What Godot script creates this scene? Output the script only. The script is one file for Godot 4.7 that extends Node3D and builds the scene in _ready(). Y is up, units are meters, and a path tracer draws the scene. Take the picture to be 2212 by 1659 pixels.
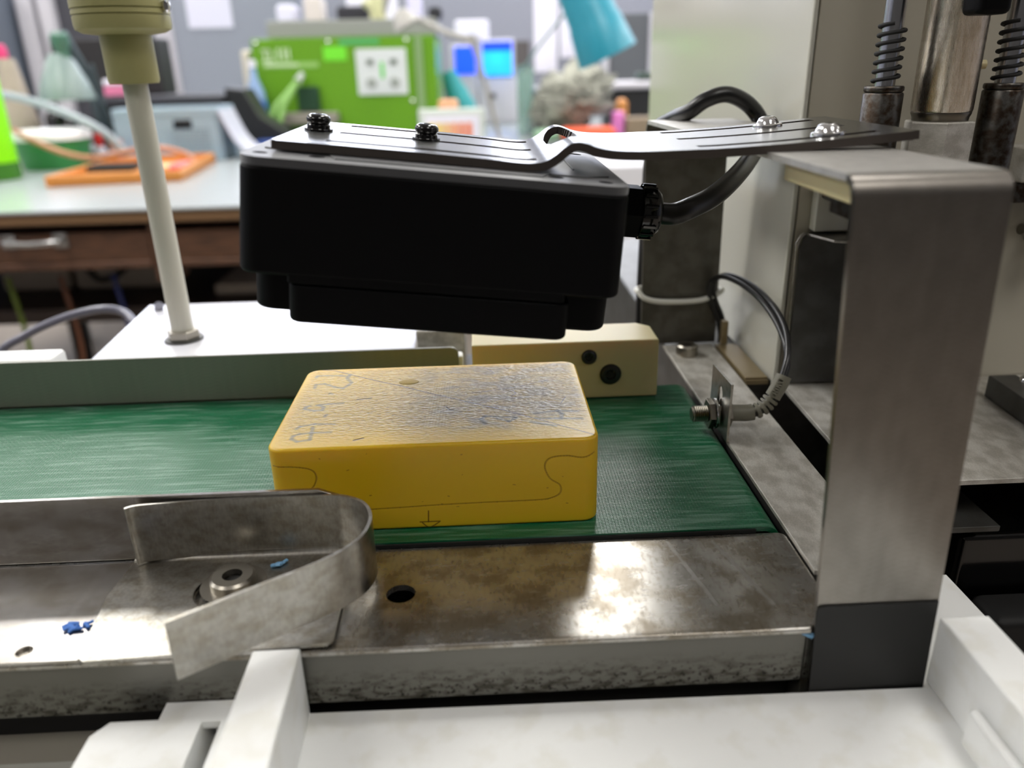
extends Node3D
# A close look at a small conveyor on a workshop bench: a black scanner over a yellow test block, and the workshop behind.
# World: x along the conveyor, y up (0 = top of the belt), z towards the viewer. Metres.

const MM := 0.001

class Geo:
	var v := PackedVector3Array()
	var n := PackedVector3Array()
	var uv := PackedVector2Array()
	var ix := PackedInt32Array()
	var uvf = null
	func vert(p: Vector3, nn: Vector3) -> int:
		v.append(p); n.append(nn)
		uv.append(uvf.call(p, nn) if uvf != null else Vector2(p.x, p.z))
		return v.size() - 1
	func tri(a: Vector3, b: Vector3, c: Vector3, na: Vector3, nb: Vector3, nc: Vector3) -> void:
		var cr := (b - a).cross(c - a)
		if cr.length_squared() < 1e-22: return
		var i := vert(a, na); var j := vert(b, nb); var k := vert(c, nc)
		if cr.dot(na + nb + nc) > 0.0: ix.append_array([i, k, j])
		else: ix.append_array([i, j, k])
	func quad(a: Vector3, b: Vector3, c: Vector3, d: Vector3, na: Vector3, nb: Vector3, nc: Vector3, nd: Vector3) -> void:
		tri(a, b, c, na, nb, nc); tri(a, c, d, na, nc, nd)
	func flat(a: Vector3, b: Vector3, c: Vector3, d: Vector3, out: Vector3) -> void:
		var nn := (b - a).cross(c - a).normalized()
		if nn.dot(out) < 0.0: nn = -nn
		quad(a, b, c, d, nn, nn, nn, nn)
	# a box with rounded-looking chamfers; lo and hi are its corners in the frame xf
	func box(lo: Vector3, hi: Vector3, bev := 0.0, xf := Transform3D()) -> void:
		var c := (lo + hi) / 2.0
		var h := (hi - lo).abs() / 2.0
		var b: float = minf(bev, minf(h.x, minf(h.y, h.z)) * 0.9)
		var ax := [Vector3.RIGHT, Vector3.UP, Vector3.BACK]
		for k in 3:
			for s in [-1.0, 1.0]:
				var nn: Vector3 = ax[k] * s
				var u: Vector3 = ax[(k + 1) % 3]; var w: Vector3 = ax[(k + 2) % 3]
				var f: Vector3 = nn * h[k]; var hu: float = h[(k + 1) % 3] - b; var hw: float = h[(k + 2) % 3] - b
				var N: Vector3 = (xf.basis * nn).normalized()
				quad(xf * (c + f - u * hu - w * hw), xf * (c + f + u * hu - w * hw), xf * (c + f + u * hu + w * hw), xf * (c + f - u * hu + w * hw), N, N, N, N)
		if b <= 0.0: return
		for k in 3:
			var u: Vector3 = ax[k]; var p: Vector3 = ax[(k + 1) % 3]; var q: Vector3 = ax[(k + 2) % 3]
			var hu: float = h[k] - b; var hp: float = h[(k + 1) % 3]; var hq: float = h[(k + 2) % 3]
			for s in [-1.0, 1.0]:
				for t in [-1.0, 1.0]:
					var P: Vector3 = p * s; var Q: Vector3 = q * t
					var e1: Vector3 = P * hp + Q * (hq - b); var e2: Vector3 = P * (hp - b) + Q * hq
					var n1 := (xf.basis * P).normalized(); var n2 := (xf.basis * Q).normalized()
					quad(xf * (c + e1 - u * hu), xf * (c + e1 + u * hu), xf * (c + e2 + u * hu), xf * (c + e2 - u * hu), n1, n1, n2, n2)
		for sx in [-1.0, 1.0]:
			for sy in [-1.0, 1.0]:
				for sz in [-1.0, 1.0]:
					var S := Vector3(sx, sy, sz)
					var q3 := h * S
					tri(xf * (c + q3 - Vector3(0, sy * b, sz * b)), xf * (c + q3 - Vector3(sx * b, 0, sz * b)), xf * (c + q3 - Vector3(sx * b, sy * b, 0)), (xf.basis * Vector3(sx, 0, 0)).normalized(), (xf.basis * Vector3(0, sy, 0)).normalized(), (xf.basis * Vector3(0, 0, sz)).normalized())
	# poly lies in local (x, z), extruded along local y from h0 to h1 with rounded rims
	func prism(poly: PackedVector2Array, h0: float, h1: float, bev := 0.0, xf := Transform3D(), steps := 3, soft := 0.82) -> void:
		var m := poly.size()
		var en := []
		var area := 0.0
		for i in m: area += poly[i].cross(poly[(i + 1) % m])
		var sg := 1.0 if area > 0.0 else -1.0
		for i in m:
			var d := (poly[(i + 1) % m] - poly[i]).normalized()
			en.append(Vector2(d.y, -d.x) * sg)
		var miter := []
		for i in m:
			var a: Vector2 = en[(i + m - 1) % m]; var b: Vector2 = en[i]
			var s := (a + b).normalized()
			miter.append(s / maxf(s.dot(b), 0.35))
		var rings := []
		var k := steps if bev > 0.0 else 0
		for t in k + 1:
			var ang := PI / 2 * (1.0 - float(t) / maxf(k, 1)) if k else 0.0
			rings.append([h0 + bev * (1.0 - sin(ang)), bev * (1.0 - cos(ang)), -sin(ang)])
		for t in k + 1:
			var ang := PI / 2 * float(t) / maxf(k, 1) if k else 0.0
			rings.append([h1 - bev * (1.0 - sin(ang)), bev * (1.0 - cos(ang)), sin(ang)])
		for r in rings.size() - 1:
			var A: Array = rings[r]; var B: Array = rings[r + 1]
			for i in m:
				var j := (i + 1) % m
				var ni: Vector2 = en[i]; var nj: Vector2 = en[i]
				if en[(i + m - 1) % m].dot(en[i]) > soft: ni = (en[(i + m - 1) % m] + en[i]).normalized()
				if en[j].dot(en[i]) > soft: nj = (en[j] + en[i]).normalized()
				var P := func(q: int, R: Array) -> Vector3:
					var p2: Vector2 = poly[q] - miter[q] * R[1]
					return xf * Vector3(p2.x, R[0], p2.y)
				var NN := func(d: Vector2, R: Array) -> Vector3:
					var cs := sqrt(maxf(0.0, 1.0 - R[2] * R[2]))
					return (xf.basis * Vector3(d.x * cs, R[2], d.y * cs)).normalized()
				quad(P.call(i, A), P.call(j, A), P.call(j, B), P.call(i, B), NN.call(ni, A), NN.call(nj, A), NN.call(nj, B), NN.call(ni, B))
		var inner := PackedVector2Array()
		for i in m: inner.append(poly[i] - miter[i] * bev)
		var t3 := Geometry2D.triangulate_polygon(inner)
		for i in range(0, t3.size(), 3):
			for s in [0, 1]:
				var y: float = h1 if s else h0
				var N := (xf.basis * Vector3(0, 1 if s else -1, 0)).normalized()
				tri(xf * Vector3(inner[t3[i]].x, y, inner[t3[i]].y), xf * Vector3(inner[t3[i + 1]].x, y, inner[t3[i + 1]].y), xf * Vector3(inner[t3[i + 2]].x, y, inner[t3[i + 2]].y), N, N, N)
	# profile of (radius, height) turned about local y
	func lathe(prof: Array, seg := 32, xf := Transform3D(), soft := 0.75) -> void:
		var m := prof.size()
		var en := []
		for i in m - 1:
			var d: Vector2 = (prof[i + 1] - prof[i])
			d = d.normalized()
			en.append(Vector2(d.y, -d.x))
		for i in m - 1:
			var na: Vector2 = en[i]; var nb: Vector2 = en[i]
			if i > 0 and en[i - 1].dot(en[i]) > soft: na = (en[i - 1] + en[i]).normalized()
			if i < m - 2 and en[i + 1].dot(en[i]) > soft: nb = (en[i + 1] + en[i]).normalized()
			for k in seg:
				var a0 := TAU * k / seg; var a1 := TAU * (k + 1) / seg
				var d0 := Vector2(cos(a0), sin(a0)); var d1 := Vector2(cos(a1), sin(a1))
				var P := func(q: Vector2, d: Vector2) -> Vector3: return xf * Vector3(q.x * d.x, q.y, q.x * d.y)
				var NN := func(q: Vector2, d: Vector2) -> Vector3: return (xf.basis * Vector3(q.x * d.x, q.y, q.x * d.y)).normalized()
				quad(P.call(prof[i], d0), P.call(prof[i], d1), P.call(prof[i + 1], d1), P.call(prof[i + 1], d0), NN.call(na, d0), NN.call(na, d1), NN.call(nb, d1), NN.call(nb, d0))
	func tube(pts: Array, rad, seg := 12, caps := true, flat_y := 1.0) -> void:
		var m := pts.size()
		var up := Vector3.UP
		var rings := []
		for i in m:
			var t: Vector3 = (pts[mini(i + 1, m - 1)] - pts[maxi(i - 1, 0)]).normalized()
			if absf(t.dot(up)) > 0.98: up = Vector3.RIGHT if i == 0 else up
			var s := t.cross(up)
			if s.length() < 1e-4: s = t.cross(Vector3.BACK)
			s = s.normalized()
			up = s.cross(t).normalized()
			var r: float = rad[i] if rad is Array else rad
			var ring := []
			for k in seg:
				var a := TAU * k / seg
				var d := s * cos(a) + up * sin(a) * flat_y
				ring.append([pts[i] + d * r, d.normalized()])
			rings.append(ring)
		for i in m - 1:
			for k in seg:
				var l := (k + 1) % seg
				var a: Array = rings[i][k]; var b: Array = rings[i][l]; var c: Array = rings[i + 1][l]; var d: Array = rings[i + 1][k]
				quad(a[0], b[0], c[0], d[0], a[1], b[1], c[1], d[1])
		if caps:
			for e in [0, m - 1]:
				var nn: Vector3 = (pts[0] - pts[1]).normalized() if e == 0 else (pts[m - 1] - pts[m - 2]).normalized()
				for k in seg: tri(pts[e], rings[e][k][0], rings[e][(k + 1) % seg][0], nn, nn, nn)
	# a plate of even thickness along a middle surface f(s, w); mask(s, w) false leaves a hole
	func sheet(f: Callable, ss: Array, ws: Array, th: float, mask = null, rim: Geo = null) -> void:
		var ns := ss.size(); var nw := ws.size()
		var P := []; var N := []
		for i in ns:
			var rp := []; var rn := []
			for j in nw:
				var e := 1e-3
				var p: Vector3 = f.call(ss[i], ws[j])
				var ds: Vector3 = f.call(minf(ss[i] + e, ss[ns - 1]), ws[j]) - f.call(maxf(ss[i] - e, ss[0]), ws[j])
				var dw: Vector3 = f.call(ss[i], minf(ws[j] + e, ws[nw - 1])) - f.call(ss[i], maxf(ws[j] - e, ws[0]))
				rp.append(p); rn.append(ds.cross(dw).normalized())
			P.append(rp); N.append(rn)
		var on := func(i: int, j: int) -> bool:
			if i < 0 or j < 0 or i >= ns - 1 or j >= nw - 1: return false
			return mask == null or mask.call((ss[i] + ss[i + 1]) / 2.0, (ws[j] + ws[j + 1]) / 2.0)
		var h := th / 2.0
		for i in ns - 1:
			for j in nw - 1:
				if not on.call(i, j): continue
				var c := [[i, j], [i + 1, j], [i + 1, j + 1], [i, j + 1]]
				var p := []; var q := []
				for e in c: p.append(P[e[0]][e[1]]); q.append(N[e[0]][e[1]])
				quad(p[0] + q[0] * h, p[1] + q[1] * h, p[2] + q[2] * h, p[3] + q[3] * h, q[0], q[1], q[2], q[3])
				quad(p[0] - q[0] * h, p[1] - q[1] * h, p[2] - q[2] * h, p[3] - q[3] * h, -q[0], -q[1], -q[2], -q[3])
				var nb := [[i, j - 1], [i + 1, j], [i, j + 1], [i - 1, j]]
				for e in 4:
					if on.call(nb[e][0], nb[e][1]): continue
					var a := e; var b := (e + 1) % 4
					var mid: Vector3 = (p[0] + p[1] + p[2] + p[3]) / 4.0
					(rim if rim else self).flat(p[a] + q[a] * h, p[b] + q[b] * h, p[b] - q[b] * h, p[a] - q[a] * h, (p[a] + p[b]) / 2.0 - mid)
	func mesh() -> ArrayMesh:
		var a := []
		a.resize(Mesh.ARRAY_MAX)
		a[Mesh.ARRAY_VERTEX] = v; a[Mesh.ARRAY_NORMAL] = n; a[Mesh.ARRAY_TEX_UV] = uv; a[Mesh.ARRAY_INDEX] = ix
		var m := ArrayMesh.new()
		m.add_surface_from_arrays(Mesh.PRIMITIVE_TRIANGLES, a)
		return m

# ---------- names, things and parts ----------
var taken := {}
func numbered(called: String) -> String:
	taken[called] = taken.get(called, 0) + 1
	return called if taken[called] == 1 else "%s_%03d" % [called, taken[called] - 1]
func tag(o: Node3D, label: String, category := "", group := "") -> Node3D:
	o.set_meta("label", label)
	if category: o.set_meta("category", category)
	if group: o.set_meta("group", group)
	return o
func thing(called: String, label: String, category: String, at := Vector3.ZERO, group := "") -> Node3D:
	var o := Node3D.new()
	o.name = numbered(called); o.position = at
	add_child(o); tag(o, label, category, group)
	return o
# shapes are given in world coordinates; the part's own node carries them into its thing
func part(called: String, g, m: Material, parent: Node3D, local := false) -> MeshInstance3D:
	var o := MeshInstance3D.new()
	o.name = called; o.mesh = g.mesh() if g is Geo else g; o.material_override = m
	parent.add_child(o, true)
	if not local:
		var up := Transform3D()
		var q: Node = parent
		while q != self:
			up = q.transform * up; q = q.get_parent()
		o.transform = up.affine_inverse()
	return o
func solo(called: String, g, m: Material, label: String, category: String, at := Vector3.ZERO, group := "") -> MeshInstance3D:
	var o := MeshInstance3D.new()
	o.name = numbered(called); o.material_override = m
	var me: ArrayMesh = g.mesh() if g is Geo else g
	o.mesh = me
	add_child(o); tag(o, label, category, group)
	return o
func struct(called: String, g: Geo, m: Material, parent: Node3D = self) -> MeshInstance3D:
	var o := part(called, g, m, parent)
	if parent == self: o.set_meta("kind", "structure")
	return o
func csg(called: String, m: Material, parent: Node3D) -> CSGCombiner3D:
	var c := CSGCombiner3D.new()
	c.name = called; c.material_override = m
	parent.add_child(c, true)
	var up := Transform3D()
	var q: Node = parent
	while q != self:
		up = q.transform * up; q = q.get_parent()
	c.transform = up.affine_inverse()
	return c
# a slab whose outline lies in (x, z), between two heights
func slab(c: CSGCombiner3D, poly: PackedVector2Array, y0: float, y1: float, cut := false) -> void:
	var p := CSGPolygon3D.new()
	p.name = "slab"
	p.polygon = poly; p.depth = y1 - y0
	p.operation = CSGShape3D.OPERATION_SUBTRACTION if cut else CSGShape3D.OPERATION_UNION
	# polygon (x, y) -> world (x, z); extruded along local -z
	p.transform = Transform3D(Basis(Vector3.RIGHT, Vector3.BACK, Vector3.DOWN), Vector3(0, y0, 0))
	p.transform = Transform3D(Basis(Vector3(1, 0, 0), Vector3(0, 0, 1), Vector3(0, -1, 0)), Vector3(0, y0, 0))
	c.add_child(p, true)
func rect(x0: float, x1: float, z0: float, z1: float, r := 0.0, seg := 5) -> PackedVector2Array:
	if r <= 0.0: return PackedVector2Array([Vector2(x0, z0), Vector2(x1, z0), Vector2(x1, z1), Vector2(x0, z1)])
	var o := PackedVector2Array()
	var cs := [[x1 - r, z1 - r, 0.0], [x0 + r, z1 - r, PI / 2], [x0 + r, z0 + r, PI], [x1 - r, z0 + r, PI * 1.5]]
	for c in cs:
		for k in seg + 1:
			var a: float = c[2] + PI / 2 * k / seg
			o.append(Vector2(c[0] + cos(a) * r, c[1] + sin(a) * r))
	return o
func circle(x: float, z: float, r: float, seg := 40) -> PackedVector2Array:
	var o := PackedVector2Array()
	for k in seg: o.append(Vector2(x + cos(TAU * k / seg) * r, z + sin(TAU * k / seg) * r))
	return o
func hexa(r: float) -> PackedVector2Array:
	return circle(0, 0, r, 6)
func curve(pts: Array, steps := 8) -> Array:
	var o := []
	for i in pts.size() - 1:
		var a = pts[maxi(i - 1, 0)]; var b = pts[i]; var c = pts[i + 1]; var d = pts[mini(i + 2, pts.size() - 1)]
		for k in steps:
			var t := float(k) / steps
			o.append(b.cubic_interpolate(c, a, d, t))
	o.append(pts[-1])
	return o
func span(a: float, b: float, k: int) -> Array:
	var o := []
	for i in k + 1: o.append(lerpf(a, b, float(i) / k))
	return o
func V(x: float, y: float, z: float) -> Vector3: return Vector3(x, y, z) * MM
func axis_x(at: Vector3) -> Transform3D: return Transform3D(Basis(Vector3(0, 0, 1), Vector3(1, 0, 0), Vector3(0, 1, 0)), at)   # local y points along +x
func axis_z(at: Vector3) -> Transform3D: return Transform3D(Basis(Vector3(1, 0, 0), Vector3(0, 0, 1), Vector3(0, -1, 0)), at)  # local y points along +z
func at(p: Vector3) -> Transform3D: return Transform3D(Basis(), p)
func gbox(lo: Vector3, hi: Vector3, b := 0.0) -> Geo:
	var g := Geo.new(); g.box(lo, hi, b); return g
func glathe(prof: Array, xf: Transform3D, seg := 32) -> Geo:
	var g := Geo.new(); g.lathe(prof, seg, xf); return g
func gtube(pts: Array, r, seg := 12) -> Geo:
	var g := Geo.new(); g.tube(pts, r, seg); return g
func gprism(poly: PackedVector2Array, h0: float, h1: float, b := 0.0, xf := Transform3D()) -> Geo:
	var g := Geo.new(); g.prism(poly, h0, h1, b, xf); return g
func V2(a: Array) -> Array:
	var o := []
	for i in range(0, a.size(), 2): o.append(Vector2(a[i], a[i + 1]) * MM)
	return o

# ---------- materials ----------
func mat(c: Color, rough := 0.5, metal := 0.0, spec := 0.5) -> StandardMaterial3D:
	var m := StandardMaterial3D.new()
	m.albedo_color = c; m.roughness = rough; m.metallic = metal; m.metallic_specular = spec
	return m
func noise(sd: int, freq: float, oct: int, lo: Color, hi: Color, size := 512, a := 0.0, b := 1.0, kind := FastNoiseLite.TYPE_SIMPLEX_SMOOTH) -> NoiseTexture2D:
	var f := FastNoiseLite.new()
	f.seed = sd; f.frequency = freq; f.noise_type = kind
	f.fractal_type = FastNoiseLite.FRACTAL_FBM if oct > 1 else FastNoiseLite.FRACTAL_NONE
	f.fractal_octaves = oct
	var t := NoiseTexture2D.new()
	t.width = size; t.height = size; t.seamless = true; t.noise = f
	var g := Gradient.new()
	g.set_color(0, lo); g.set_color(1, hi); g.set_offset(0, a); g.set_offset(1, b)
	t.color_ramp = g
	return t
func tri(m: StandardMaterial3D, s: Vector3) -> StandardMaterial3D:
	m.uv1_triplanar = true; m.uv1_scale = s; m.uv1_triplanar_sharpness = 4.0
	return m
func over(m: StandardMaterial3D, t: Texture2D, s: Vector3, mode := BaseMaterial3D.BLEND_MODE_MUL) -> StandardMaterial3D:
	m.detail_enabled = true; m.detail_albedo = t; m.detail_blend_mode = mode; m.detail_uv_layer = BaseMaterial3D.DETAIL_UV_2
	m.uv2_triplanar = true; m.uv2_scale = s; m.uv2_triplanar_sharpness = 4.0
	return m
func G(x: float) -> Color: return Color(x, x, x)
var t_grain: Texture2D
var t_rough: Texture2D
var t_blotch: Texture2D
var t_stain: Texture2D
var t_fine: Texture2D
var t_rust: Texture2D
func steel(c: Color, rough: float, s: Vector3, dirt: Texture2D = null, ds := Vector3.ONE) -> StandardMaterial3D:
	var m := mat(c, rough, 1.0)
	m.albedo_texture = t_grain; m.roughness_texture = t_rough
	tri(m, s)
	if dirt: over(m, dirt, ds)
	return m
# steel with its own wear: the deck plate seen from above (x, z), or the side frame seen from the front (x, y)
func worn_steel(deck: bool) -> StandardMaterial3D:
	var W := 1000; var H := 256 if deck else 100
	var al := Image.create(W, H, false, Image.FORMAT_RGBA8); var ro := Image.create(W, H, false, Image.FORMAT_RGBA8)
	var a := FastNoiseLite.new(); a.seed = 11 if deck else 12; a.frequency = 0.012; a.fractal_octaves = 4
	var b := FastNoiseLite.new(); b.seed = 23; b.frequency = 0.09; b.fractal_octaves = 3
	for y in H:
		for x in W:
			var big := a.get_noise_2d(x, y * 1.1); var fine := b.get_noise_2d(x * 1.4, y * 0.5); var wisp := b.get_noise_2d(x * 0.35 + y * 0.1, y * 0.9 + 300)
			var c := G(1.0)
			var r := 0.26
			if deck:
				c = c.lerp(Color(0.74, 0.7, 0.64), clampf(0.35 + big * 1.6, 0, 1) * 0.8).lerp(Color(0.62, 0.57, 0.5), clampf(fine * 1.4 - 0.15, 0, 1) * 0.5)
				r = 0.23 + 0.07 * clampf(0.5 + big * 1.3 + fine * 0.5, 0, 1)
				var u := x / 4.0; var v := y / 4.0   # millimetres
				for e in [[205.5, 7.0, 0.22, 0.9], [222.5, 8.0, 0.26, 1.1]]:   # two pale scraped tracks
					var d: float = absf(u - (e[0] + (v - e[1]) * e[2])) / e[3]
					if v > e[1] - 3.0 and v < e[1] + 36.0 and d < 1.0:
						c = c.lerp(G(1.0), (1.0 - d) * 0.8); r = lerpf(r, 0.5, (1.0 - d) * 0.8)
				if wisp > 0.42: c = c.lerp(G(1.0), 0.5); r += 0.06
			else:
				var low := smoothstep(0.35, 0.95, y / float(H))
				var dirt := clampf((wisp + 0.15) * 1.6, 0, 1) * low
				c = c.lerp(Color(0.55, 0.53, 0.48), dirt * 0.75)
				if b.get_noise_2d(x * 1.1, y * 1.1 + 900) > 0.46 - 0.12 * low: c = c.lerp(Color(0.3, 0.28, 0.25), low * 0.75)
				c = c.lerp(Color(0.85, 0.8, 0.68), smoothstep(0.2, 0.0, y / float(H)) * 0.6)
				r = 0.42 + 0.2 * dirt
			al.set_pixel(x, y, c); ro.set_pixel(x, y, G(clampf(r, 0, 1)))
	var m := mat(Color(0.7, 0.69, 0.67) if deck else Color(0.45, 0.445, 0.42), 1.0, 0.88 if deck else 0.75)
	m.albedo_texture = ImageTexture.create_from_image(al); m.roughness_texture = ImageTexture.create_from_image(ro)
	if deck:
		tri(m, Vector3(1 / 0.25, 1 / 0.064, 1 / 0.064)); m.uv1_offset = Vector3(0.14 / 0.25, 0, 0.2535 / 0.064)
	else:
		tri(m, Vector3(1 / 0.25, 1 / 0.025, 1 / 0.025)); m.uv1_offset = Vector3(0.14 / 0.25, 0.0, 0)
	return m
func glow(c: Color, e: float) -> StandardMaterial3D:
	var m := mat(c, 0.6)
	m.emission_enabled = true; m.emission = c; m.emission_energy_multiplier = e
	return m
func glassy(c: Color, a: float, rough := 0.05) -> StandardMaterial3D:
	var m := mat(Color(c.r, c.g, c.b, a), rough)
	m.transparency = BaseMaterial3D.TRANSPARENCY_ALPHA
	return m

var M := {}

func _ready() -> void:
	# camera
	var cam := Camera3D.new()
	cam.name = "camera"
	cam.transform = Transform3D(Basis(Vector3(0.99883312, -0.02220848, 0.0428857), Vector3(0.0366722, 0.92659049, -0.3742796), Vector3(-0.0314253, 0.37541557, 0.9263237)), Vector3(0, 0.165, 0))
	var ca := CameraAttributesPhysical.new()
	ca.frustum_focal_length = 24.592
	ca.frustum_near = 0.01; ca.frustum_far = 60.0
	ca.frustum_focus_distance = 0.322
	ca.exposure_aperture = 6.2
	cam.attributes = ca
	cam.fov = 52.02
	add_child(cam)
	cam.current = true
	# sky and exposure
	var env := Environment.new()
	env.background_mode = Environment.BG_SKY
	var sky := Sky.new()
	var sm := ProceduralSkyMaterial.new()
	sm.sky_top_color = Color(0.55, 0.66, 0.85); sm.sky_horizon_color = Color(0.85, 0.88, 0.95); sm.ground_bottom_color = Color(0.4, 0.4, 0.42); sm.ground_horizon_color = Color(0.7, 0.7, 0.72)
	sky.sky_material = sm
	env.sky = sky
	env.tonemap_mode = Environment.TONE_MAPPER_LINEAR
	env.tonemap_exposure = 1.9
	env.sdfgi_enabled = true; env.ssao_enabled = true; env.ssil_enabled = true
	var we := WorldEnvironment.new()
	we.name = "world"; we.environment = env
	add_child(we)
	palette()
	room()
	ceiling_lights()
	machine_base()
	conveyor()
	guides()
	bridge()
	scanner()
	sensor()
	blocks()
	housing()
	delrin()
	tower()
	benches()
	far_things()

func palette() -> void:
	t_grain = noise(3, 0.02, 4, G(0.93), G(1.0), 512, 0.25, 0.75)
	t_rough = noise(5, 0.02, 4, G(0.84), G(1.0), 512, 0.25, 0.75)
	t_blotch = noise(8, 0.008, 5, Color(0.86, 0.85, 0.835), G(1.0), 512, 0.25, 0.7)
	t_stain = noise(13, 0.02, 5, Color(0.88, 0.86, 0.82), G(1.0), 512, 0.1, 0.6)
	t_fine = noise(21, 0.05, 3, G(0.95), G(1.0), 256, 0.2, 0.8)
	t_rust = noise(17, 0.014, 5, Color(0.68, 0.58, 0.5), G(1.0), 512, 0.2, 0.7)
	M.frame = worn_steel(false)
	M.deck = worn_steel(true)
	M.rail = steel(Color(0.52, 0.52, 0.48), 0.45, Vector3(20, 500, 500)); M.rail.metallic = 0.55
	M.near_rail = steel(Color(0.76, 0.75, 0.74), 0.27, Vector3(30, 500, 500), t_stain, Vector3(5, 12, 6))
	M.clip = steel(Color(0.7, 0.69, 0.665), 0.33, Vector3(60, 25, 60), t_stain, Vector3(12, 18, 18))
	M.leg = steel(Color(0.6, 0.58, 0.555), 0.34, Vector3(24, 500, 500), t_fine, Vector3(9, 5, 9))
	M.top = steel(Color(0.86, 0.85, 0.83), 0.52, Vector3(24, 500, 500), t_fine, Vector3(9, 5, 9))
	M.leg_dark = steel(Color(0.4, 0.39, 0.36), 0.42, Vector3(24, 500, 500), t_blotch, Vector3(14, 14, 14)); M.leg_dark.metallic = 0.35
	M.end = steel(Color(0.8, 0.79, 0.76), 0.5, Vector3(160, 160, 60), t_blotch, Vector3(24, 24, 14)); M.end.metallic = 0.4
	M.strip = steel(Color(0.7, 0.7, 0.69), 0.27, Vector3(300, 300, 300), t_fine, Vector3(60, 60, 60))
	M.bolt = steel(Color(0.66, 0.64, 0.6), 0.35, Vector3(400, 100, 400))
	M.chrome = mat(Color(0.85, 0.85, 0.85), 0.12, 1.0)
	M.rod = steel(Color(0.74, 0.75, 0.77), 0.24, Vector3(500, 20, 500))
	M.rust = steel(Color(0.36, 0.355, 0.345), 0.4, Vector3(60, 60, 60), t_rust, Vector3(30, 26, 30))
	M.cyl = steel(Color(0.84, 0.81, 0.77), 0.3, Vector3(500, 20, 500), t_stain, Vector3(40, 8, 40))
	M.nickel = steel(Color(0.5, 0.48, 0.44), 0.34, Vector3(400, 400, 400))
	M.dark_steel = steel(Color(0.34, 0.34, 0.33), 0.45, Vector3(200, 200, 200), t_blotch, Vector3(10, 10, 10)); M.dark_steel.metallic = 0.5
	M.black = mat(Color(0.03, 0.031, 0.036), 0.45, 0.0, 0.22)
	M.lid = mat(Color(0.2, 0.205, 0.22), 0.42, 0.0, 0.6)
	M.lid.rim_enabled = true; M.lid.rim = 1.0; M.lid.rim_tint = 0.0
	pass
	M.gloss_black = mat(Color(0.02, 0.02, 0.02), 0.1)
	M.rubber = mat(Color(0.05, 0.05, 0.055), 0.3)
	M.pitch = mat(Color(0.06, 0.06, 0.06), 0.7)
	M.white = mat(Color(0.915, 0.92, 0.915), 0.38)
	M.white.albedo_texture = noise(31, 0.012, 4, Color(0.975, 0.97, 0.955), G(1.0), 512, 0.2, 0.5)
	tri(M.white, Vector3(9, 9, 9))
	M.cream = mat(Color(0.8, 0.755, 0.585), 0.42)
	M.cream.subsurf_scatter_enabled = true; M.cream.subsurf_scatter_strength = 0.12
	M.paint = mat(Color(0.77, 0.765, 0.72), 0.12)
	M.beige = mat(Color(0.56, 0.54, 0.5), 0.5)
	M.boot = mat(Color(0.43, 0.42, 0.365), 0.55)
	M.wire = mat(Color(0.12, 0.12, 0.125), 0.3)
	M.olive = mat(Color(0.62, 0.6, 0.41), 0.42)
	M.pole = mat(Color(0.74, 0.73, 0.68), 0.4)
	M.tie = mat(Color(0.85, 0.85, 0.82), 0.4)
	M.gloss_white = mat(Color(0.85, 0.85, 0.88), 0.16)
	M.gloss_white.clearcoat_enabled = true; M.gloss_white.clearcoat = 1.0; M.gloss_white.clearcoat_roughness = 0.1
	# green belt: fabric weave, with worn pale streaks along its run
	var wv := Image.create(64, 64, false, Image.FORMAT_RGBA8)
	for y in 64:
		for x in 64:
			var cx := int(x / 16); var cy := int(y / 16)
			var fx := (x % 16) / 15.0; var fy := (y % 16) / 15.0
			var hgt: float = sin(fx * PI) if (cx + cy) % 2 == 0 else sin(fy * PI)
			hgt = pow(hgt, 0.7)
			wv.set_pixel(x, y, G(hgt))
	M.belt = mat(Color(0.02, 0.36, 0.225), 0.36)
	M.belt.albedo_texture = noise(41, 0.02, 3, G(0.88), G(1.0), 256)
	M.belt.heightmap_enabled = true; M.belt.heightmap_texture = ImageTexture.create_from_image(wv); M.belt.heightmap_scale = 0.006
	tri(M.belt, Vector3(200, 200, 200))
	over(M.belt, noise(43, 0.03, 4, Color(0.5, 0.62, 0.56, 0.0), Color(0.5, 0.62, 0.56, 0.4), 512, 0.45, 0.85), Vector3(1.6, 1, 22), BaseMaterial3D.BLEND_MODE_MIX)
	M.belt_edge = mat(Color(0.05, 0.06, 0.05), 0.8)

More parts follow.
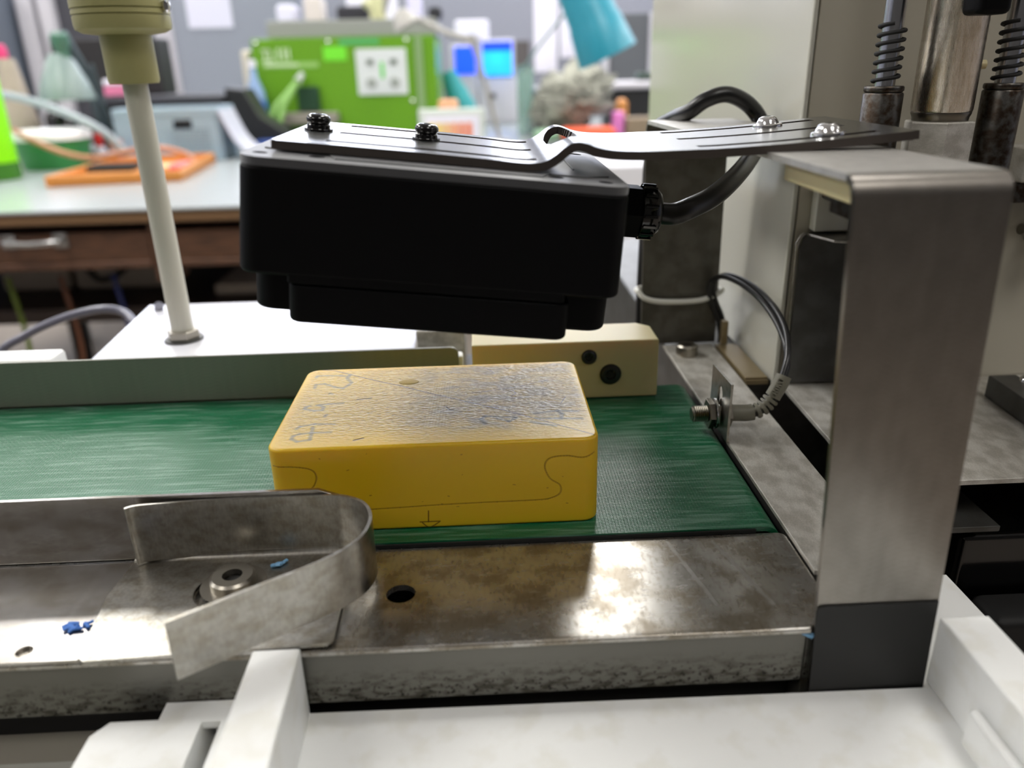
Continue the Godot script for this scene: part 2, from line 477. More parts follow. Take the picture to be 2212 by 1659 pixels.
# ---------- room ----------
func room() -> void:
	var wall := mat(Color(0.57, 0.58, 0.63), 0.7)
	var flo := mat(Color(0.62, 0.58, 0.54), 0.5)
	flo.albedo_texture = t_fine; tri(flo, Vector3(2, 2, 2))
	var cei := mat(Color(0.9, 0.9, 0.9), 0.9)
	struct("floor", gbox(Vector3(-4.6, -0.97, -5.4), Vector3(4.6, -0.87, 2.6)), flo)
	struct("ceiling", gbox(Vector3(-4.6, 1.95, -5.4), Vector3(4.6, 2.05, 2.6)), cei)
	struct("wall_left", gbox(Vector3(-4.7, -0.97, -5.4), Vector3(-4.5, 2.05, 2.6)), wall)
	struct("wall_right", gbox(Vector3(4.5, -0.97, -5.4), Vector3(4.7, 2.05, 2.6)), wall)
	struct("wall_front", gbox(Vector3(-4.6, -0.97, 2.5), Vector3(4.6, 2.05, 2.7)), mat(Color(0.3, 0.29, 0.28), 0.7))
	# back wall with four high windows
	var g := Geo.new()
	var wx := [-3.3, -1.5, 0.3, 2.1]
	g.box(Vector3(-4.6, -0.97, -5.4), Vector3(4.6, 0.66, -5.2))
	g.box(Vector3(-4.6, 1.55, -5.4), Vector3(4.6, 2.05, -5.2))
	var last := -4.6
	for x in wx:
		g.box(Vector3(last, 0.66, -5.4), Vector3(x, 1.55, -5.2)); last = x + 1.3
	g.box(Vector3(last, 0.66, -5.4), Vector3(4.6, 1.55, -5.2))
	struct("wall_back", g, wall)
	var alu := mat(Color(0.75, 0.76, 0.78), 0.4, 0.6)
	var pane := glow(Color(0.9, 0.92, 1.0), 1.7)
	for k in 4:
		var w := Node3D.new()
		w.name = "window_%d" % (k + 1); w.set_meta("kind", "structure")
		add_child(w)
		var f := Geo.new()
		var x: float = wx[k]
		f.box(Vector3(x, 0.66, -5.34), Vector3(x + 1.3, 0.71, -5.22), 0.004)
		f.box(Vector3(x, 1.5, -5.34), Vector3(x + 1.3, 1.55, -5.22), 0.004)
		for q in [x, x + 0.625, x + 1.25]: f.box(Vector3(q, 0.71, -5.34), Vector3(q + 0.05, 1.5, -5.22), 0.004)
		part("window_frame", f, alu, w)
		for q in [x + 0.05, x + 0.675]: part("window_pane", gbox(Vector3(q, 0.71, -5.3), Vector3(q + 0.575, 1.5, -5.28)), pane, w)
		var l := AreaLight3D.new()
		l.name = "window_light"
		l.area_size = Vector2(1.2, 0.78); l.area_normalize_energy = true
		l.light_energy = 1.7 * 1.2 * 0.78 / PI; l.light_color = Color(0.93, 0.95, 1.0); l.shadow_enabled = true
		l.area_range = 14.0
		l.transform = Transform3D(Basis(Vector3.UP, PI), Vector3(x + 0.65, 1.105, -5.2))
		w.add_child(l)

func ceiling_lights() -> void:
	var body := mat(Color(0.85, 0.85, 0.85), 0.5)
	var dif := glow(Color(1.0, 0.985, 0.96), 3.0)
	var rows := [-4.5, -2.9, -1.1, 0.9]
	var strength := [4.2, 5.2, 8.0, 0.7]
	var words := ["fourth", "third", "second", "first"]
	var cols := ["far left", "left of centre", "right of centre", "far right"]
	for i in 4:
		for j in 4:
			var x: float = -3.85 + 2.25 * j; var z: float = rows[i]
			var t := thing("ceiling_light", "white ceiling light panel, %s in the %s row overhead" % [cols[j], words[i]], "light", Vector3(x, 1.95, z), "ceiling light panels")
			part("housing", gbox(Vector3(x - 0.34, 1.9, z - 0.54), Vector3(x + 0.34, 1.95, z + 0.54), 0.01), body, t)
			part("diffuser", gbox(Vector3(x - 0.3, 1.888, z - 0.5), Vector3(x + 0.3, 1.901, z + 0.5), 0.004), dif, t)
			var l := AreaLight3D.new()
			l.name = "panel_light"
			l.area_size = Vector2(0.6, 1.0); l.area_normalize_energy = true
			l.light_energy = strength[i] * 0.6 / PI; l.light_color = Color(1.0, 0.995, 0.98); l.shadow_enabled = true
			l.area_range = 14.0
			l.transform = Transform3D(Basis(Vector3.RIGHT, -PI / 2), Vector3(0, -0.07, 0))
			t.add_child(l)

# ---------- the machine ----------
func machine_base() -> void:
	var t := thing("machine_cabinet", "grey steel machine cabinet that carries the conveyor", "machine base", Vector3(-0.2, -0.87, -0.3))
	part("cabinet", gbox(Vector3(-0.9, -0.87, -0.41), Vector3(0.14, -0.04, -0.1), 0.003), M.beige, t)
	part("corner_block", gbox(Vector3(0.1405, -0.87, -0.253), Vector3(0.185, -0.0402, -0.1), 0.002), M.dark_steel, t)
	part("recess_floor", gbox(Vector3(0.1405, -0.87, -0.8), Vector3(0.9, -0.16, -0.254), 0.002), M.pitch, t)
	part("rear_block", gbox(Vector3(0.115, -0.16, -0.8), Vector3(0.9, -0.003, -0.405), 0.002), M.dark_steel, t)
	part("plate_support", gbox(Vector3(-0.21, -0.3, -0.54), Vector3(-0.06, 0.0055, -0.411), 0.002), M.dark_steel, t)
	# dark mechanism in the recess beside the foreground plate
	var d := thing("drive_unit", "black drive unit in the dark recess right of the bracket leg", "drive unit", Vector3(0.25, -0.16, -0.31))
	part("body", gbox(Vector3(0.205, -0.1595, -0.37), Vector3(0.34, -0.03, -0.285), 0.003), M.gloss_black, d)
	part("lip", gbox(Vector3(0.186, -0.0245, -0.33), Vector3(0.2165, -0.0215, -0.279), 0.0005), M.dark_steel, d)
	part("side_block", gbox(Vector3(0.212, -0.1595, -0.284), Vector3(0.3, -0.058, -0.262), 0.004), M.pitch, d)
	part("screw", glathe([Vector2(0, 0.004), Vector2(0.004, 0.004), Vector2(0.005, 0.0), Vector2(0.005, -0.002)], at(Vector3(0.255, -0.03, -0.3)), 20), M.bolt, d)

func conveyor() -> void:
	var t := thing("conveyor", "green belt conveyor with worn stainless steel side frame", "conveyor", Vector3(-0.3, -0.04, -0.33))
	# belt: flat run that dives round the end roller
	var prof := [Vector2(-0.88, -0.001)]
	for k in 24: prof.append(Vector2(-0.86 + 0.9635 * k / 23.0, -0.001))
	for k in 10:
		var a := PI / 2 * (k + 1) / 10.0
		prof.append(Vector2(0.1035 + sin(a) * 0.006, -0.007 + cos(a) * 0.006))
	var ss := span(0, prof.size() - 1, prof.size() - 1)
	var g := Geo.new()
	g.sheet(func(s: float, w: float) -> Vector3:
		var i := int(floor(s)); var j := mini(i + 1, prof.size() - 1)
		var p: Vector2 = prof[i].lerp(prof[j], s - i)
		return Vector3(p.x, p.y, w), ss, span(-0.2532, -0.3975, 4), 0.002)
	part("belt", g, M.belt, t)
	part("belt_edge", gbox(Vector3(-0.88, -0.0021, -0.2531), Vector3(0.1, -0.0006, -0.2522)), M.belt_edge, t)
	part("bed", gbox(Vector3(-0.88, -0.039, -0.396), Vector3(0.09, -0.0025, -0.256)), M.pitch, t)
	part("roller", glathe([Vector2(0, -0.1395), Vector2(0.0048, -0.1395), Vector2(0.0048, 0), Vector2(0, 0)], axis_z(Vector3(0.1035, -0.007, -0.2555)), 24), M.bolt, t)
	part("end_shroud", gbox(Vector3(0.0905, -0.039, -0.41), Vector3(0.1108, -0.0135, -0.2535)), M.pitch, t)
	# near side: deck plate with a round hole over a deep side face
	var c := csg("deck_plate", M.deck, t)
	slab(c, rect(-0.9, 0.1105, -0.2518, -0.199, 0.003), -0.0042, -0.002)
	slab(c, circle(-0.0322, -0.2245, 0.005), -0.01, 0.01, true)
	part("deck_lip", gbox(Vector3(-0.9, -0.0048, -0.2003), Vector3(0.1005, -0.0021, -0.1975), 0.0009), M.deck, t)
	part("side_frame", gbox(Vector3(-0.9, -0.0245, -0.2145), Vector3(0.0993, -0.0048, -0.199), 0.0006), M.frame, t)
	part("under_rail", gbox(Vector3(-0.9, -0.0395, -0.23), Vector3(0.0993, -0.0248, -0.208)), M.pitch, t)
	part("end_cap", gbox(Vector3(0.0998, -0.0395, -0.2525), Vector3(0.1108, -0.0048, -0.2002), 0.0004), M.frame, t)
	# steel plate across the end of the belt
	var e := thing("end_plate", "flat steel plate across the end of the green belt", "plate", Vector3(0.126, -0.002, -0.33))
	part("plate", gprism(PackedVector2Array([Vector2(0.1112, -0.2245), Vector2(0.1112, -0.463), Vector2(0.1422, -0.463), Vector2(0.1405, -0.2245)]), -0.002, 0.0, 0.0004), M.end, e)
	part("support", gbox(Vector3(0.1125, -0.0395, -0.404), Vector3(0.139, -0.0021, -0.256)), M.dark_steel, e)
	var b := thing("cap_screw", "knurled steel cap screw on the end plate by the rear bracket leg", "screw", Vector3(0.1213, 0.0, -0.444))
	cap_screw(b, at(Vector3(0.1213, 0.0, -0.444)), 0.0062, 0.0068, M.bolt)

func cap_screw(parent: Node3D, xf: Transform3D, r: float, h: float, m: Material) -> void:
	part("head", glathe([Vector2(r * 0.5, h * 0.45), Vector2(r * 0.5, h), Vector2(r * 0.86, h), Vector2(r, h * 0.88), Vector2(r, 0.0), Vector2(0, 0)], xf, 36), m, parent)
	var g := Geo.new()
	g.prism(hexa(r * 0.5), h * 0.3, h * 0.46, 0.0, xf)
	part("hex_socket", g, M.pitch, parent)
	var k := Geo.new()
	for i in 36:
		var a := TAU * i / 36.0
		k.box(Vector3(-r * 0.035, h * 0.1, -r * 0.03), Vector3(r * 0.035, h * 0.82, r * 0.03), 0.0, xf * Transform3D(Basis(Vector3.UP, -a), Vector3(cos(a) * r, 0, sin(a) * r)))
	part("knurling", k, m, parent)

func guides() -> void:
	# far guide rail
	var f := thing("guide_rail", "long flat steel guide rail along the far edge of the belt", "guide rail", Vector3(-0.3, 0.0, -0.399))
	part("rail", gprism(_rail_outline(), 0.0, 0.0018, 0.0003, Transform3D(Basis(Vector3(1, 0, 0), Vector3(0, 0, 1), Vector3(0, 1, 0)), Vector3(0, 0, -0.3992))), M.rail, f)
	part("tail_clip", gbox(Vector3(-0.0165, 0.002, -0.4075), Vector3(-0.0125, 0.0205, -0.3995), 0.001), M.white, f)
	part("foot", gbox(Vector3(-0.5, -0.004, -0.412), Vector3(-0.02, 0.0012, -0.3996), 0.0004), M.rail, f)
	var w := thing("nylon_strip", "thin white strip lying behind the far guide rail", "strip", Vector3(-0.35, 0.013, -0.42))
	part("strip", gbox(Vector3(-0.5, 0.0125, -0.43), Vector3(-0.237, 0.0225, -0.412), 0.0015), M.white, w)
	part("shelf", gbox(Vector3(-0.5, -0.004, -0.43), Vector3(-0.24, 0.0124, -0.413)), M.dark_steel, w)
	var p := thing("mounting_plate", "glossy white plate behind the rail with the signal lamp pole on it", "plate", Vector3(-0.14, 0.006, -0.5))
	part("plate", gprism(PackedVector2Array([Vector2(-0.2275, -0.413), Vector2(-0.239, -0.553), Vector2(-0.046, -0.553), Vector2(-0.0405, -0.413)]), 0.006, 0.012, 0.0006), M.gloss_white, p)
	var s := thing("steel_block", "small grey steel block behind the end of the far rail", "block", Vector3(-0.025, 0.0, -0.45))
	part("block", gbox(Vector3(-0.0395, -0.004, -0.47), Vector3(-0.012, 0.027, -0.425), 0.001), M.end, s)
	part("foot", gbox(Vector3(-0.0395, -0.04, -0.47), Vector3(0.0, -0.0041, -0.412), 0.0005), M.dark_steel, s)
	# near guide rail: an angle, its foot on the deck plate
	var n := thing("guide_rail", "bright steel angle guide along the near edge of the belt", "guide rail", Vector3(-0.3, -0.002, -0.24))
	var g := Geo.new()
	var ch := PackedVector2Array([Vector2(-0.9, 0.0), Vector2(-0.0605, 0.0), Vector2(-0.0515, 0.017), Vector2(-0.0535, 0.0225), Vector2(-0.062, 0.0258), Vector2(-0.9, 0.0268)])
	g.prism(ch, 0.0, 0.0018, 0.0003, Transform3D(Basis(Vector3(1, 0, 0), Vector3(0, 0, 1), Vector3(0, 1, 0)), Vector3(0, 0, -0.2512)))
	part("upright", g, M.near_rail, n)
	var c := csg("foot", M.near_rail, n)
	slab(c, rect(-0.9, -0.0625, -0.2494, -0.1972, 0.002), -0.0019, -0.0007)
	slab(c, circle(-0.147, -0.2022, 0.0026, 24), -0.01, 0.01, true)
	slab(c, circle(-0.093, -0.2275, 0.0092, 40), -0.01, 0.01, true)
	# spring clip guide, bent back on itself
	var k := thing("spring_guide", "bent steel guide tongue curling back from the near rail", "guide", Vector3(-0.09, -0.0006, -0.22))
	var path := curve(V2([-128.5, -244.5, -124, -246.6, -105, -248.3, -80, -248.9, -60, -248.6, -52, -247.2, -45.3, -242.6, -41.8, -235.5, -41.2, -227.5, -43.6, -219, -49.5, -211.2, -58, -204.2, -69.6, -196.5, -80, -189.2, -91.8, -181.2]), 8)
	var ss := span(0, path.size() - 1, path.size() - 1)
	var bn := Geo.new()
	bn.sheet(func(s: float, w: float) -> Vector3:
		var i := int(floor(s)); var j := mini(i + 1, path.size() - 1)
		var p2: Vector2 = path[i].lerp(path[j], s - i)
		var low := 0.0012 if s < 45.0 else lerpf(0.0012, 0.0042, clampf((s - 45.0) / 40.0, 0, 1))
		return Vector3(p2.x, lerpf(low, 0.0243, w), p2.y), ss, [0.0, 0.06, 0.5, 0.96, 1.0], 0.0011)
	part("tongue", bn, M.clip, k)
	var ft := csg("foot", M.clip, k)
	slab(ft, PackedVector2Array([Vector2(-0.1305, -0.2478), Vector2(-0.0515, -0.2478), Vector2(-0.0508, -0.2), Vector2(-0.0525, -0.198), Vector2(-0.1255, -0.1948), Vector2(-0.128, -0.1968), Vector2(-0.1318, -0.2275)]), -0.0006, 0.0006)
	slab(ft, circle(-0.093, -0.2275, 0.0098, 40), -0.01, 0.01, true)
	var bend := Geo.new()
	var q := []
	for i in 7:
		var a := PI / 2 * i / 6.0
		q.append(Vector2(-0.2484 + 0.0026 * (1.0 - cos(a)), 0.0026 * (1.0 - sin(a))))
	bend.sheet(func(s: float, w: float) -> Vector3:
		var i := int(floor(s)); var j := mini(i + 1, 6)
		var p3: Vector2 = q[i].lerp(q[j], s - i)
		return Vector3(w, p3.y, p3.x), span(0, 6, 6), [-0.1305, -0.09, -0.0515], 0.0011)
	part("bend", bend, M.clip, k)
	var b := thing("cap_screw", "low steel socket screw holding the bent guide tongue", "screw", Vector3(-0.0912, -0.0006, -0.2325))
	var xf := at(Vector3(-0.0903, 0.0007, -0.231))
	part("head", glathe([Vector2(0.0034, 0.001), Vector2(0.0034, 0.0036), Vector2(0.0068, 0.0036), Vector2(0.0077, 0.0028), Vector2(0.0077, 0), Vector2(0.0, 0)], xf, 40), M.bolt, b)
	part("hex_socket", gprism(hexa(0.0034), 0.0006, 0.0012, 0.0, xf), M.pitch, b)
	part("washer", glathe([Vector2(0.004, 0), Vector2(0.0112, 0), Vector2(0.0112, -0.0001), Vector2(0.004, -0.0001)], at(Vector3(-0.0903, 0.0007, -0.231)), 40), M.bolt, b)
	# blue scraps
	var blue := mat(Color(0.22, 0.42, 0.72), 0.6)
	var pale := mat(Color(0.42, 0.6, 0.74), 0.6)
	var rng := RandomNumberGenerator.new()
	rng.seed = 5
	for e in [[Vector3(-0.1365, -0.0006, -0.2125), 9, 0.0042, blue, "torn blue plastic scrap lying on the near rail foot"], [Vector3(0.0994, -0.0055, -0.1982), 4, 0.0012, pale, "pale blue shred caught between side frame and bracket leg"], [Vector3(-0.077, 0.0007, -0.2408), 5, 0.0019, pale, "tiny pale blue shaving inside the bent guide tongue"]]:
		var sg := Geo.new()
		for i in e[1]:
			var o := Vector3(rng.randf_range(-1, 1) * e[2], 0.0006, rng.randf_range(-0.5, 0.5) * e[2])
			sg.box(Vector3(-0.0017, -0.0004, -0.0006), Vector3(0.0017, 0.0004, 0.0006), 0.0002, Transform3D(Basis.from_euler(Vector3(rng.randf_range(-0.5, 0.5), rng.randf_range(-0.9, 0.9), rng.randf_range(-0.2, 0.2))), e[0] + o))
		solo("plastic_scrap", sg, e[3], e[4], "scrap")

func _rail_outline() -> PackedVector2Array:
	var o := PackedVector2Array([Vector2(-0.9, 0.0012), Vector2(-0.0148, 0.0012)])
	for k in 7:
		var a := PI / 2 * k / 6.0
		o.append(Vector2(-0.0188 + cos(a) * 0.004, 0.0222 + sin(a) * 0.004))
	o.append(Vector2(-0.9, 0.0262))
	return o

func bridge() -> void:
	# inverted-U bracket over the belt end; its front leg leans a little
	var t := thing("bracket", "tall stainless steel bridge bracket standing over the belt end", "bracket", Vector3(0.12, -0.04, -0.33))
	var y0 := -0.0385
	var prof := []     # (z, y, left x, right x)
	prof.append([-0.1978, y0, 0.1023, 0.1399])
	for k in 9: prof.append([-0.1978, lerpf(y0, 0.132, (k + 1) / 9.0), lerpf(0.1023, 0.0938, (k + 1) / 9.0), lerpf(0.1399, 0.1346, (k + 1) / 9.0)])
	for k in 8:
		var a := PI / 2 * (k + 1) / 8.0
		prof.append([-0.2025 + 0.0045 * cos(a), 0.132 + 0.0045 * sin(a), 0.0937, 0.1347])
	for k in 8: prof.append([lerpf(-0.2025, -0.452, (k + 1) / 8.0), lerpf(0.1365, 0.1342, (k + 1) / 8.0), lerpf(0.0937, 0.0935, (k + 1) / 8.0), lerpf(0.1347, 0.14, (k + 1) / 8.0)])
	for k in 6:
		var a := PI / 2 * (k + 1) / 6.0
		prof.append([-0.452 - 0.006 * sin(a), 0.1282 + 0.006 * cos(a), 0.094, 0.1405])
	for k in 6: prof.append([lerpf(-0.458, -0.471, (k + 1) / 6.0), lerpf(0.1282, -0.0015, (k + 1) / 6.0), lerpf(0.094, 0.0985, (k + 1) / 6.0), lerpf(0.1405, 0.146, (k + 1) / 6.0)])
	var f := func(s: float, w: float) -> Vector3:
		var i := int(floor(s)); var j := mini(i + 1, prof.size() - 1); var u := s - i
		var a: Array = prof[i]; var b: Array = prof[j]
		return Vector3(lerpf(lerpf(a[2], a[3], w), lerpf(b[2], b[3], w), u), lerpf(a[1], b[1], u), lerpf(a[0], b[0], u))
	var names := ["front_leg", "top_plate", "rear_leg"]
	var cuts := [0, 17, 25, prof.size() - 1]
	for k in 3:
		var ss := span(cuts[k], cuts[k + 1], cuts[k + 1] - cuts[k])
		var g := Geo.new()
		g.sheet(f, ss, [0.0, 0.02, 0.5, 0.98, 1.0], 0.002)
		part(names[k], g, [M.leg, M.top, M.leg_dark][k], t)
	var fc := PackedVector2Array([Vector2(0.0998, 0.0055), Vector2(0.1004, 0.0068), Vector2(0.1018, 0.0072), Vector2(0.1382, 0.0072), Vector2(0.1394, -0.0385), Vector2(0.1016, -0.0385)])
	part("foot_cover", gprism(fc, 0.0, 0.0006, 0.00015, Transform3D(Basis(Vector3(1, 0, 0), Vector3(0, 0, 1), Vector3(0, 1, 0)), Vector3(0, 0, -0.1967))), mat(Color(0.05, 0.05, 0.048), 0.45, 0.2), t)
	# cream spacer and dark bar under the top plate
	var s := thing("spacer", "cream stained plastic spacer under the bracket top", "spacer", Vector3(0.118, 0.128, -0.24))
	part("spacer", gbox(Vector3(0.1, 0.1278, -0.262), Vector3(0.1335, 0.1353, -0.2045), 0.0006), M.cream, s)
	part("backing_bar", gbox(Vector3(0.104, 0.122, -0.2335), Vector3(0.1335, 0.1277, -0.2005), 0.0004), M.rust, s)
	# zip tie round the rear leg
	var z := []
	var base := [V(95.6, 33.6, -466.5), V(97.5, 31.2, -464.6), V(103, 29, -463.6), V(113, 27.9, -463.2), V(130, 28, -463.2), V(139, 29.8, -463.6), V(145.8, 32.4, -466), V(147.5, 33.2, -471), V(140, 33.5, -476.5), V(112, 34, -476.5), V(96, 34, -474), V(95.6, 33.6, -466.5)]
	z = curve(base, 6)
	solo("cable_tie", gtube(z, 0.0017, 10), M.tie, "white cable tie looped round the dark rear bracket leg", "cable tie")

const POSE_A := -6.43
func scanner() -> void:
	var bs := Basis(Vector3.UP, deg_to_rad(0.4)) * Basis(Vector3.RIGHT, deg_to_rad(0.65)) * Basis(Vector3.BACK, deg_to_rad(POSE_A))
	var pose := Transform3D(bs, Vector3(-0.07314, 0.1425, -0.247))
	var t := thing("scanner", "large matt black scanner box tilted over the yellow block", "scanner")
	t.transform = pose
	# housing with a slight draft: local x 0..121.7, y 0..-36.6, z 0..-98.6
	var out := rect(0.0, 0.1217, -0.0986, 0.0, 0.0075, 8)
	var g := Geo.new()
	g.prism(out, -0.0366, -0.003, 0.0012, Transform3D())
	for i in g.v.size():
		var p := g.v[i]
		p.x += (p.x - 0.0609) * (-p.y / 0.0366) * 0.0225
		g.v[i] = p
	part("housing", g, M.black, t, true)
	var c := CSGCombiner3D.new()
	c.name = "lid"; c.material_override = M.lid
	t.add_child(c, true)
	slab(c, rect(0.0001, 0.1216, -0.0985, -0.0001, 0.0075, 8), -0.00305, -0.0004)
	for h in [[0.0052, -0.0105, 0.0024], [0.0225, -0.0115, 0.0027], [0.0985, -0.0115, 0.0027], [0.1145, -0.0095, 0.0024], [0.0052, -0.088, 0.0024], [0.1145, -0.088, 0.0024]]: slab(c, circle(h[0], h[1], h[2], 24), -0.0026, 0.01, true)
	# raised centre panel with notched corners
	var pan := PackedVector2Array([Vector2(0.0175, -0.0165), Vector2(0.0255, -0.0165), Vector2(0.0285, -0.008), Vector2(0.0935, -0.008), Vector2(0.0965, -0.0155), Vector2(0.1085, -0.0155), Vector2(0.1175, -0.022), Vector2(0.1175, -0.0775), Vector2(0.1085, -0.083), Vector2(0.0985, -0.083), Vector2(0.0945, -0.0945), Vector2(0.0275, -0.0945), Vector2(0.0245, -0.083), Vector2(0.0125, -0.083), Vector2(0.004, -0.0775), Vector2(0.004, -0.022)])
	part("lid_panel", gprism(pan, -0.0005, 0.0, 0.0002), M.lid, t, true)
	var rib := Geo.new()
	rib.box(Vector3(0.106, -0.0001, -0.074), Vector3(0.1067, 0.0005, -0.03), 0.0002)
	part("score_line", rib, M.lid, t, true)
	# lower light head: corner block set back, and a proud front tongue
	part("lower_block", gprism(rect(0.0005, 0.1222, -0.0866, -0.0125, 0.008, 8), -0.0522, -0.0355, 0.0012), M.black, t, true)
	part("skirt", gprism(rect(0.0148, 0.1045, -0.092, -0.0003, 0.0012, 3), -0.0389, -0.036, 0.0003), M.black, t, true)
	part("front_tongue", gprism(rect(0.0145, 0.1068, -0.093, -0.0008, 0.005, 8), -0.0524, -0.0394, 0.0012), M.black, t, true)
	part("window", gprism(rect(0.02, 0.102, -0.08, -0.012, 0.004, 6), -0.0527, -0.0523), glassy(Color(0.2, 0.2, 0.22), 0.5), t, true)
	# cable gland and cable
	var gx := Transform3D(Basis(Vector3(0, 0, 1), Vector3(1, 0, 0), Vector3(0, 1, 0)), Vector3(0.1212, -0.0158, -0.053))
	var gg := Geo.new()
	gg.prism(hexa(0.0105), 0.003, 0.0152, 0.0008, gx)
	gg.lathe([Vector2(0.0, -0.002), Vector2(0.0085, -0.002), Vector2(0.0085, 0.003), Vector2(0, 0.003)], 30, gx)
	part("gland_body", gg, M.black, t, true)
	var dome := Geo.new()
	dome.lathe([Vector2(0.0098, 0.0152), Vector2(0.0101, 0.0165), Vector2(0.0101, 0.0185), Vector2(0.0094, 0.0208), Vector2(0.008, 0.0225), Vector2(0.006, 0.0233), Vector2(0.0044, 0.0233), Vector2(0.0044, 0.02)], 36, gx)
	for i in 16:
		var a := TAU * i / 16.0
		dome.box(Vector3(-0.0006, 0.0155, -0.0006), Vector3(0.0006, 0.0205, 0.0006), 0.0002, gx * Transform3D(Basis(Vector3.UP, -a), Vector3(cos(a) * 0.01, 0, sin(a) * 0.01)))
	part("gland_nut", dome, M.gloss_black, t, true)
	var end: Vector3 = pose * (gx * Vector3(0, 0.0205, 0))
	var dir: Vector3 = (pose.basis * Vector3.RIGHT).normalized()
	var pts := [end, end + dir * 0.008, V(80.5, 112.2, -304), V(94.0, 114.6, -318), V(112.5, 117.8, -350), V(134.1,121.5,-395.0), V(149.0,128.6,-425.0), V(149.0,136.1,-433.0), V(141.7,143.9,-434.0), V(131.0,148.3,-434.0), V(120.1,145.8,-434.0), V(112.2,139.6,-438.0), V(107.8,135.8,-452.0), V(101.0, 128.0, -468), V(100.6, 112.0, -473), V(101.0, 95.0, -477), V(101.0, 40.0, -481), V(101, 0.001, -482)]
	part("cable", gtube(curve(pts, 8), 0.0042, 18), M.rubber, t)
	# slotted mounting strip, set down on the lid at its left end and on the bracket at its right
	var u := thing("mounting_strip", "slotted stainless strip with a raised jog joining scanner and bracket", "mounting strip", Vector3(0.04, 0.137, -0.3))
	var sp := curve([Vector2(-65.6, 145.0), Vector2(-50, 143.35), Vector2(-34.3, 141.6), Vector2(-20, 140.0), Vector2(-5.1, 138.2), Vector2(5, 136.9), Vector2(11, 136.0), Vector2(17.1, 135.5), Vector2(21.8, 136.1), Vector2(25.4, 138.0), Vector2(28.4, 140.3), Vector2(31.2, 141.6), Vector2(34.3, 141.2), Vector2(38.1, 139.8), Vector2(44.1, 138.7), Vector2(54.6, 138.2), Vector2(66, 138.3), Vector2(78.7, 138.5), Vector2(89, 138.9), Vector2(99.9, 139.4), Vector2(111, 140.1), Vector2(122.5, 140.9), Vector2(133, 141.7), Vector2(143.8, 142.5)], 7)
	var ss := span(0, sp.size() - 1, sp.size() - 1)
	var zf := -0.2615; var zb := -0.3385
	var ws := []
	var qs := [zf, -0.2625, -0.264, -0.269, -0.274]
	for q in range(1, 43): qs.append(-0.274 - 0.0013 * q)
	qs.append_array([-0.331, -0.336, -0.3375, zb])
	qs.append_array([-0.2975, -0.3025, -0.326])
	qs.sort(); qs.reverse()
	for q in qs: ws.append(q)
	var mid := func(s: float, w: float) -> Vector3:
		var i := int(floor(s)); var j := mini(i + 1, sp.size() - 1)
		var p: Vector2 = sp[i].lerp(sp[j], s - i)
		return Vector3(p.x, p.y - 1.4 + (zf - w) * 12.0 * smoothstep(42.0, 16.0, p.x), w * 1000.0) * MM
	var hole := func(s: float, w: float) -> bool:
		var x: float = mid.call(s, w).x * 1000.0
		var d: float = minf(-w + zf, w - zb) * -1.0   # unused sign guard
		var edge: float = minf(zf - w, w - zb) * 1000.0
		if x < -65.6 + maxf(0.0, 2.2 - edge) or x > 143.8 - maxf(0.0, 2.2 - edge): return false
		for b in [[-0.269, -0.274], [-0.2975, -0.3025], [-0.326, -0.331]]:
			if w < b[0] and w > b[1] and ((x > -51.0 and x < 19.0) or (x > 73.0 and x < 134.0)): return false
		if pow((x - 30.3) / 5.0, 2.0) + pow((w + 0.305) / 0.0245, 2.0) < 1.0: return false
		return d < 1.0
	var sg := Geo.new()
	var cut := Geo.new()
	sg.sheet(mid, ss, ws, 0.0028, hole, cut)
	part("strip", sg, M.strip, u)
	part("cut_edge", cut, mat(Color(0.3, 0.275, 0.26), 0.5, 0.6), u)
	# screws: two black ones on the lid, two bright ones on the bracket
	var k := 0
	for e in [[0.0158, "black dome screw at the outer corner of the scanner lid"], [0.0545, "black dome screw in the middle of the scanner lid"]]:
		var b := thing("dome_screw", e[1], "screw", pose * Vector3(e[0], 0.003, -0.0535), "black lid screws")
		var top := Transform3D(bs, pose * Vector3(e[0], 0.0034, -0.0535))
		part("washer", glathe([Vector2(0, 0.0009), Vector2(0.0049, 0.0009), Vector2(0.0051, 0.0006), Vector2(0.0051, 0), Vector2(0, 0)], top, 32), M.gloss_black, b)
		part("head", glathe([Vector2(0.0011, 0.0053), Vector2(0.0013, 0.0058), Vector2(0.0027, 0.0057), Vector2(0.0038, 0.0051), Vector2(0.0043, 0.0042), Vector2(0.0043, 0.0034), Vector2(0.0039, 0.0027), Vector2(0.0037, 0.0024), Vector2(0.0041, 0.002), Vector2(0.0041, 0.0009), Vector2(0, 0.0009)], top, 32), M.gloss_black, b)
		part("socket", gprism(hexa(0.0012), 0.005, 0.0054, 0.0, top), M.pitch, b)
		k += 1
	for e in [[0.1195, -0.2765, "bright flanged button screw nearest the bracket bend"], [0.1145, -0.3225, "bright flanged button screw at the far edge of the strip"]]:
		var tilt := Basis(Vector3.BACK, 0.068)
		var y: float = 0.1406 + (e[0] - 0.118) * 0.07
		var top := Transform3D(tilt, Vector3(e[0], y, e[1]))
		var b := thing("button_screw", e[2], "screw", top.origin, "bright strip screws")
		part("flange", glathe([Vector2(0, 0.0011), Vector2(0.0048, 0.0011), Vector2(0.0056, 0.0007), Vector2(0.0057, 0), Vector2(0, 0)], top, 36), M.chrome, b)
		part("head", glathe([Vector2(0.0013, 0.003), Vector2(0.0013, 0.0038), Vector2(0.0022, 0.0038), Vector2(0.0033, 0.0032), Vector2(0.004, 0.002), Vector2(0.0044, 0.0011), Vector2(0, 0.0011)], top, 36), M.chrome, b)
		part("socket", gprism(hexa(0.0013), 0.0028, 0.003, 0.0, top), M.pitch, b)

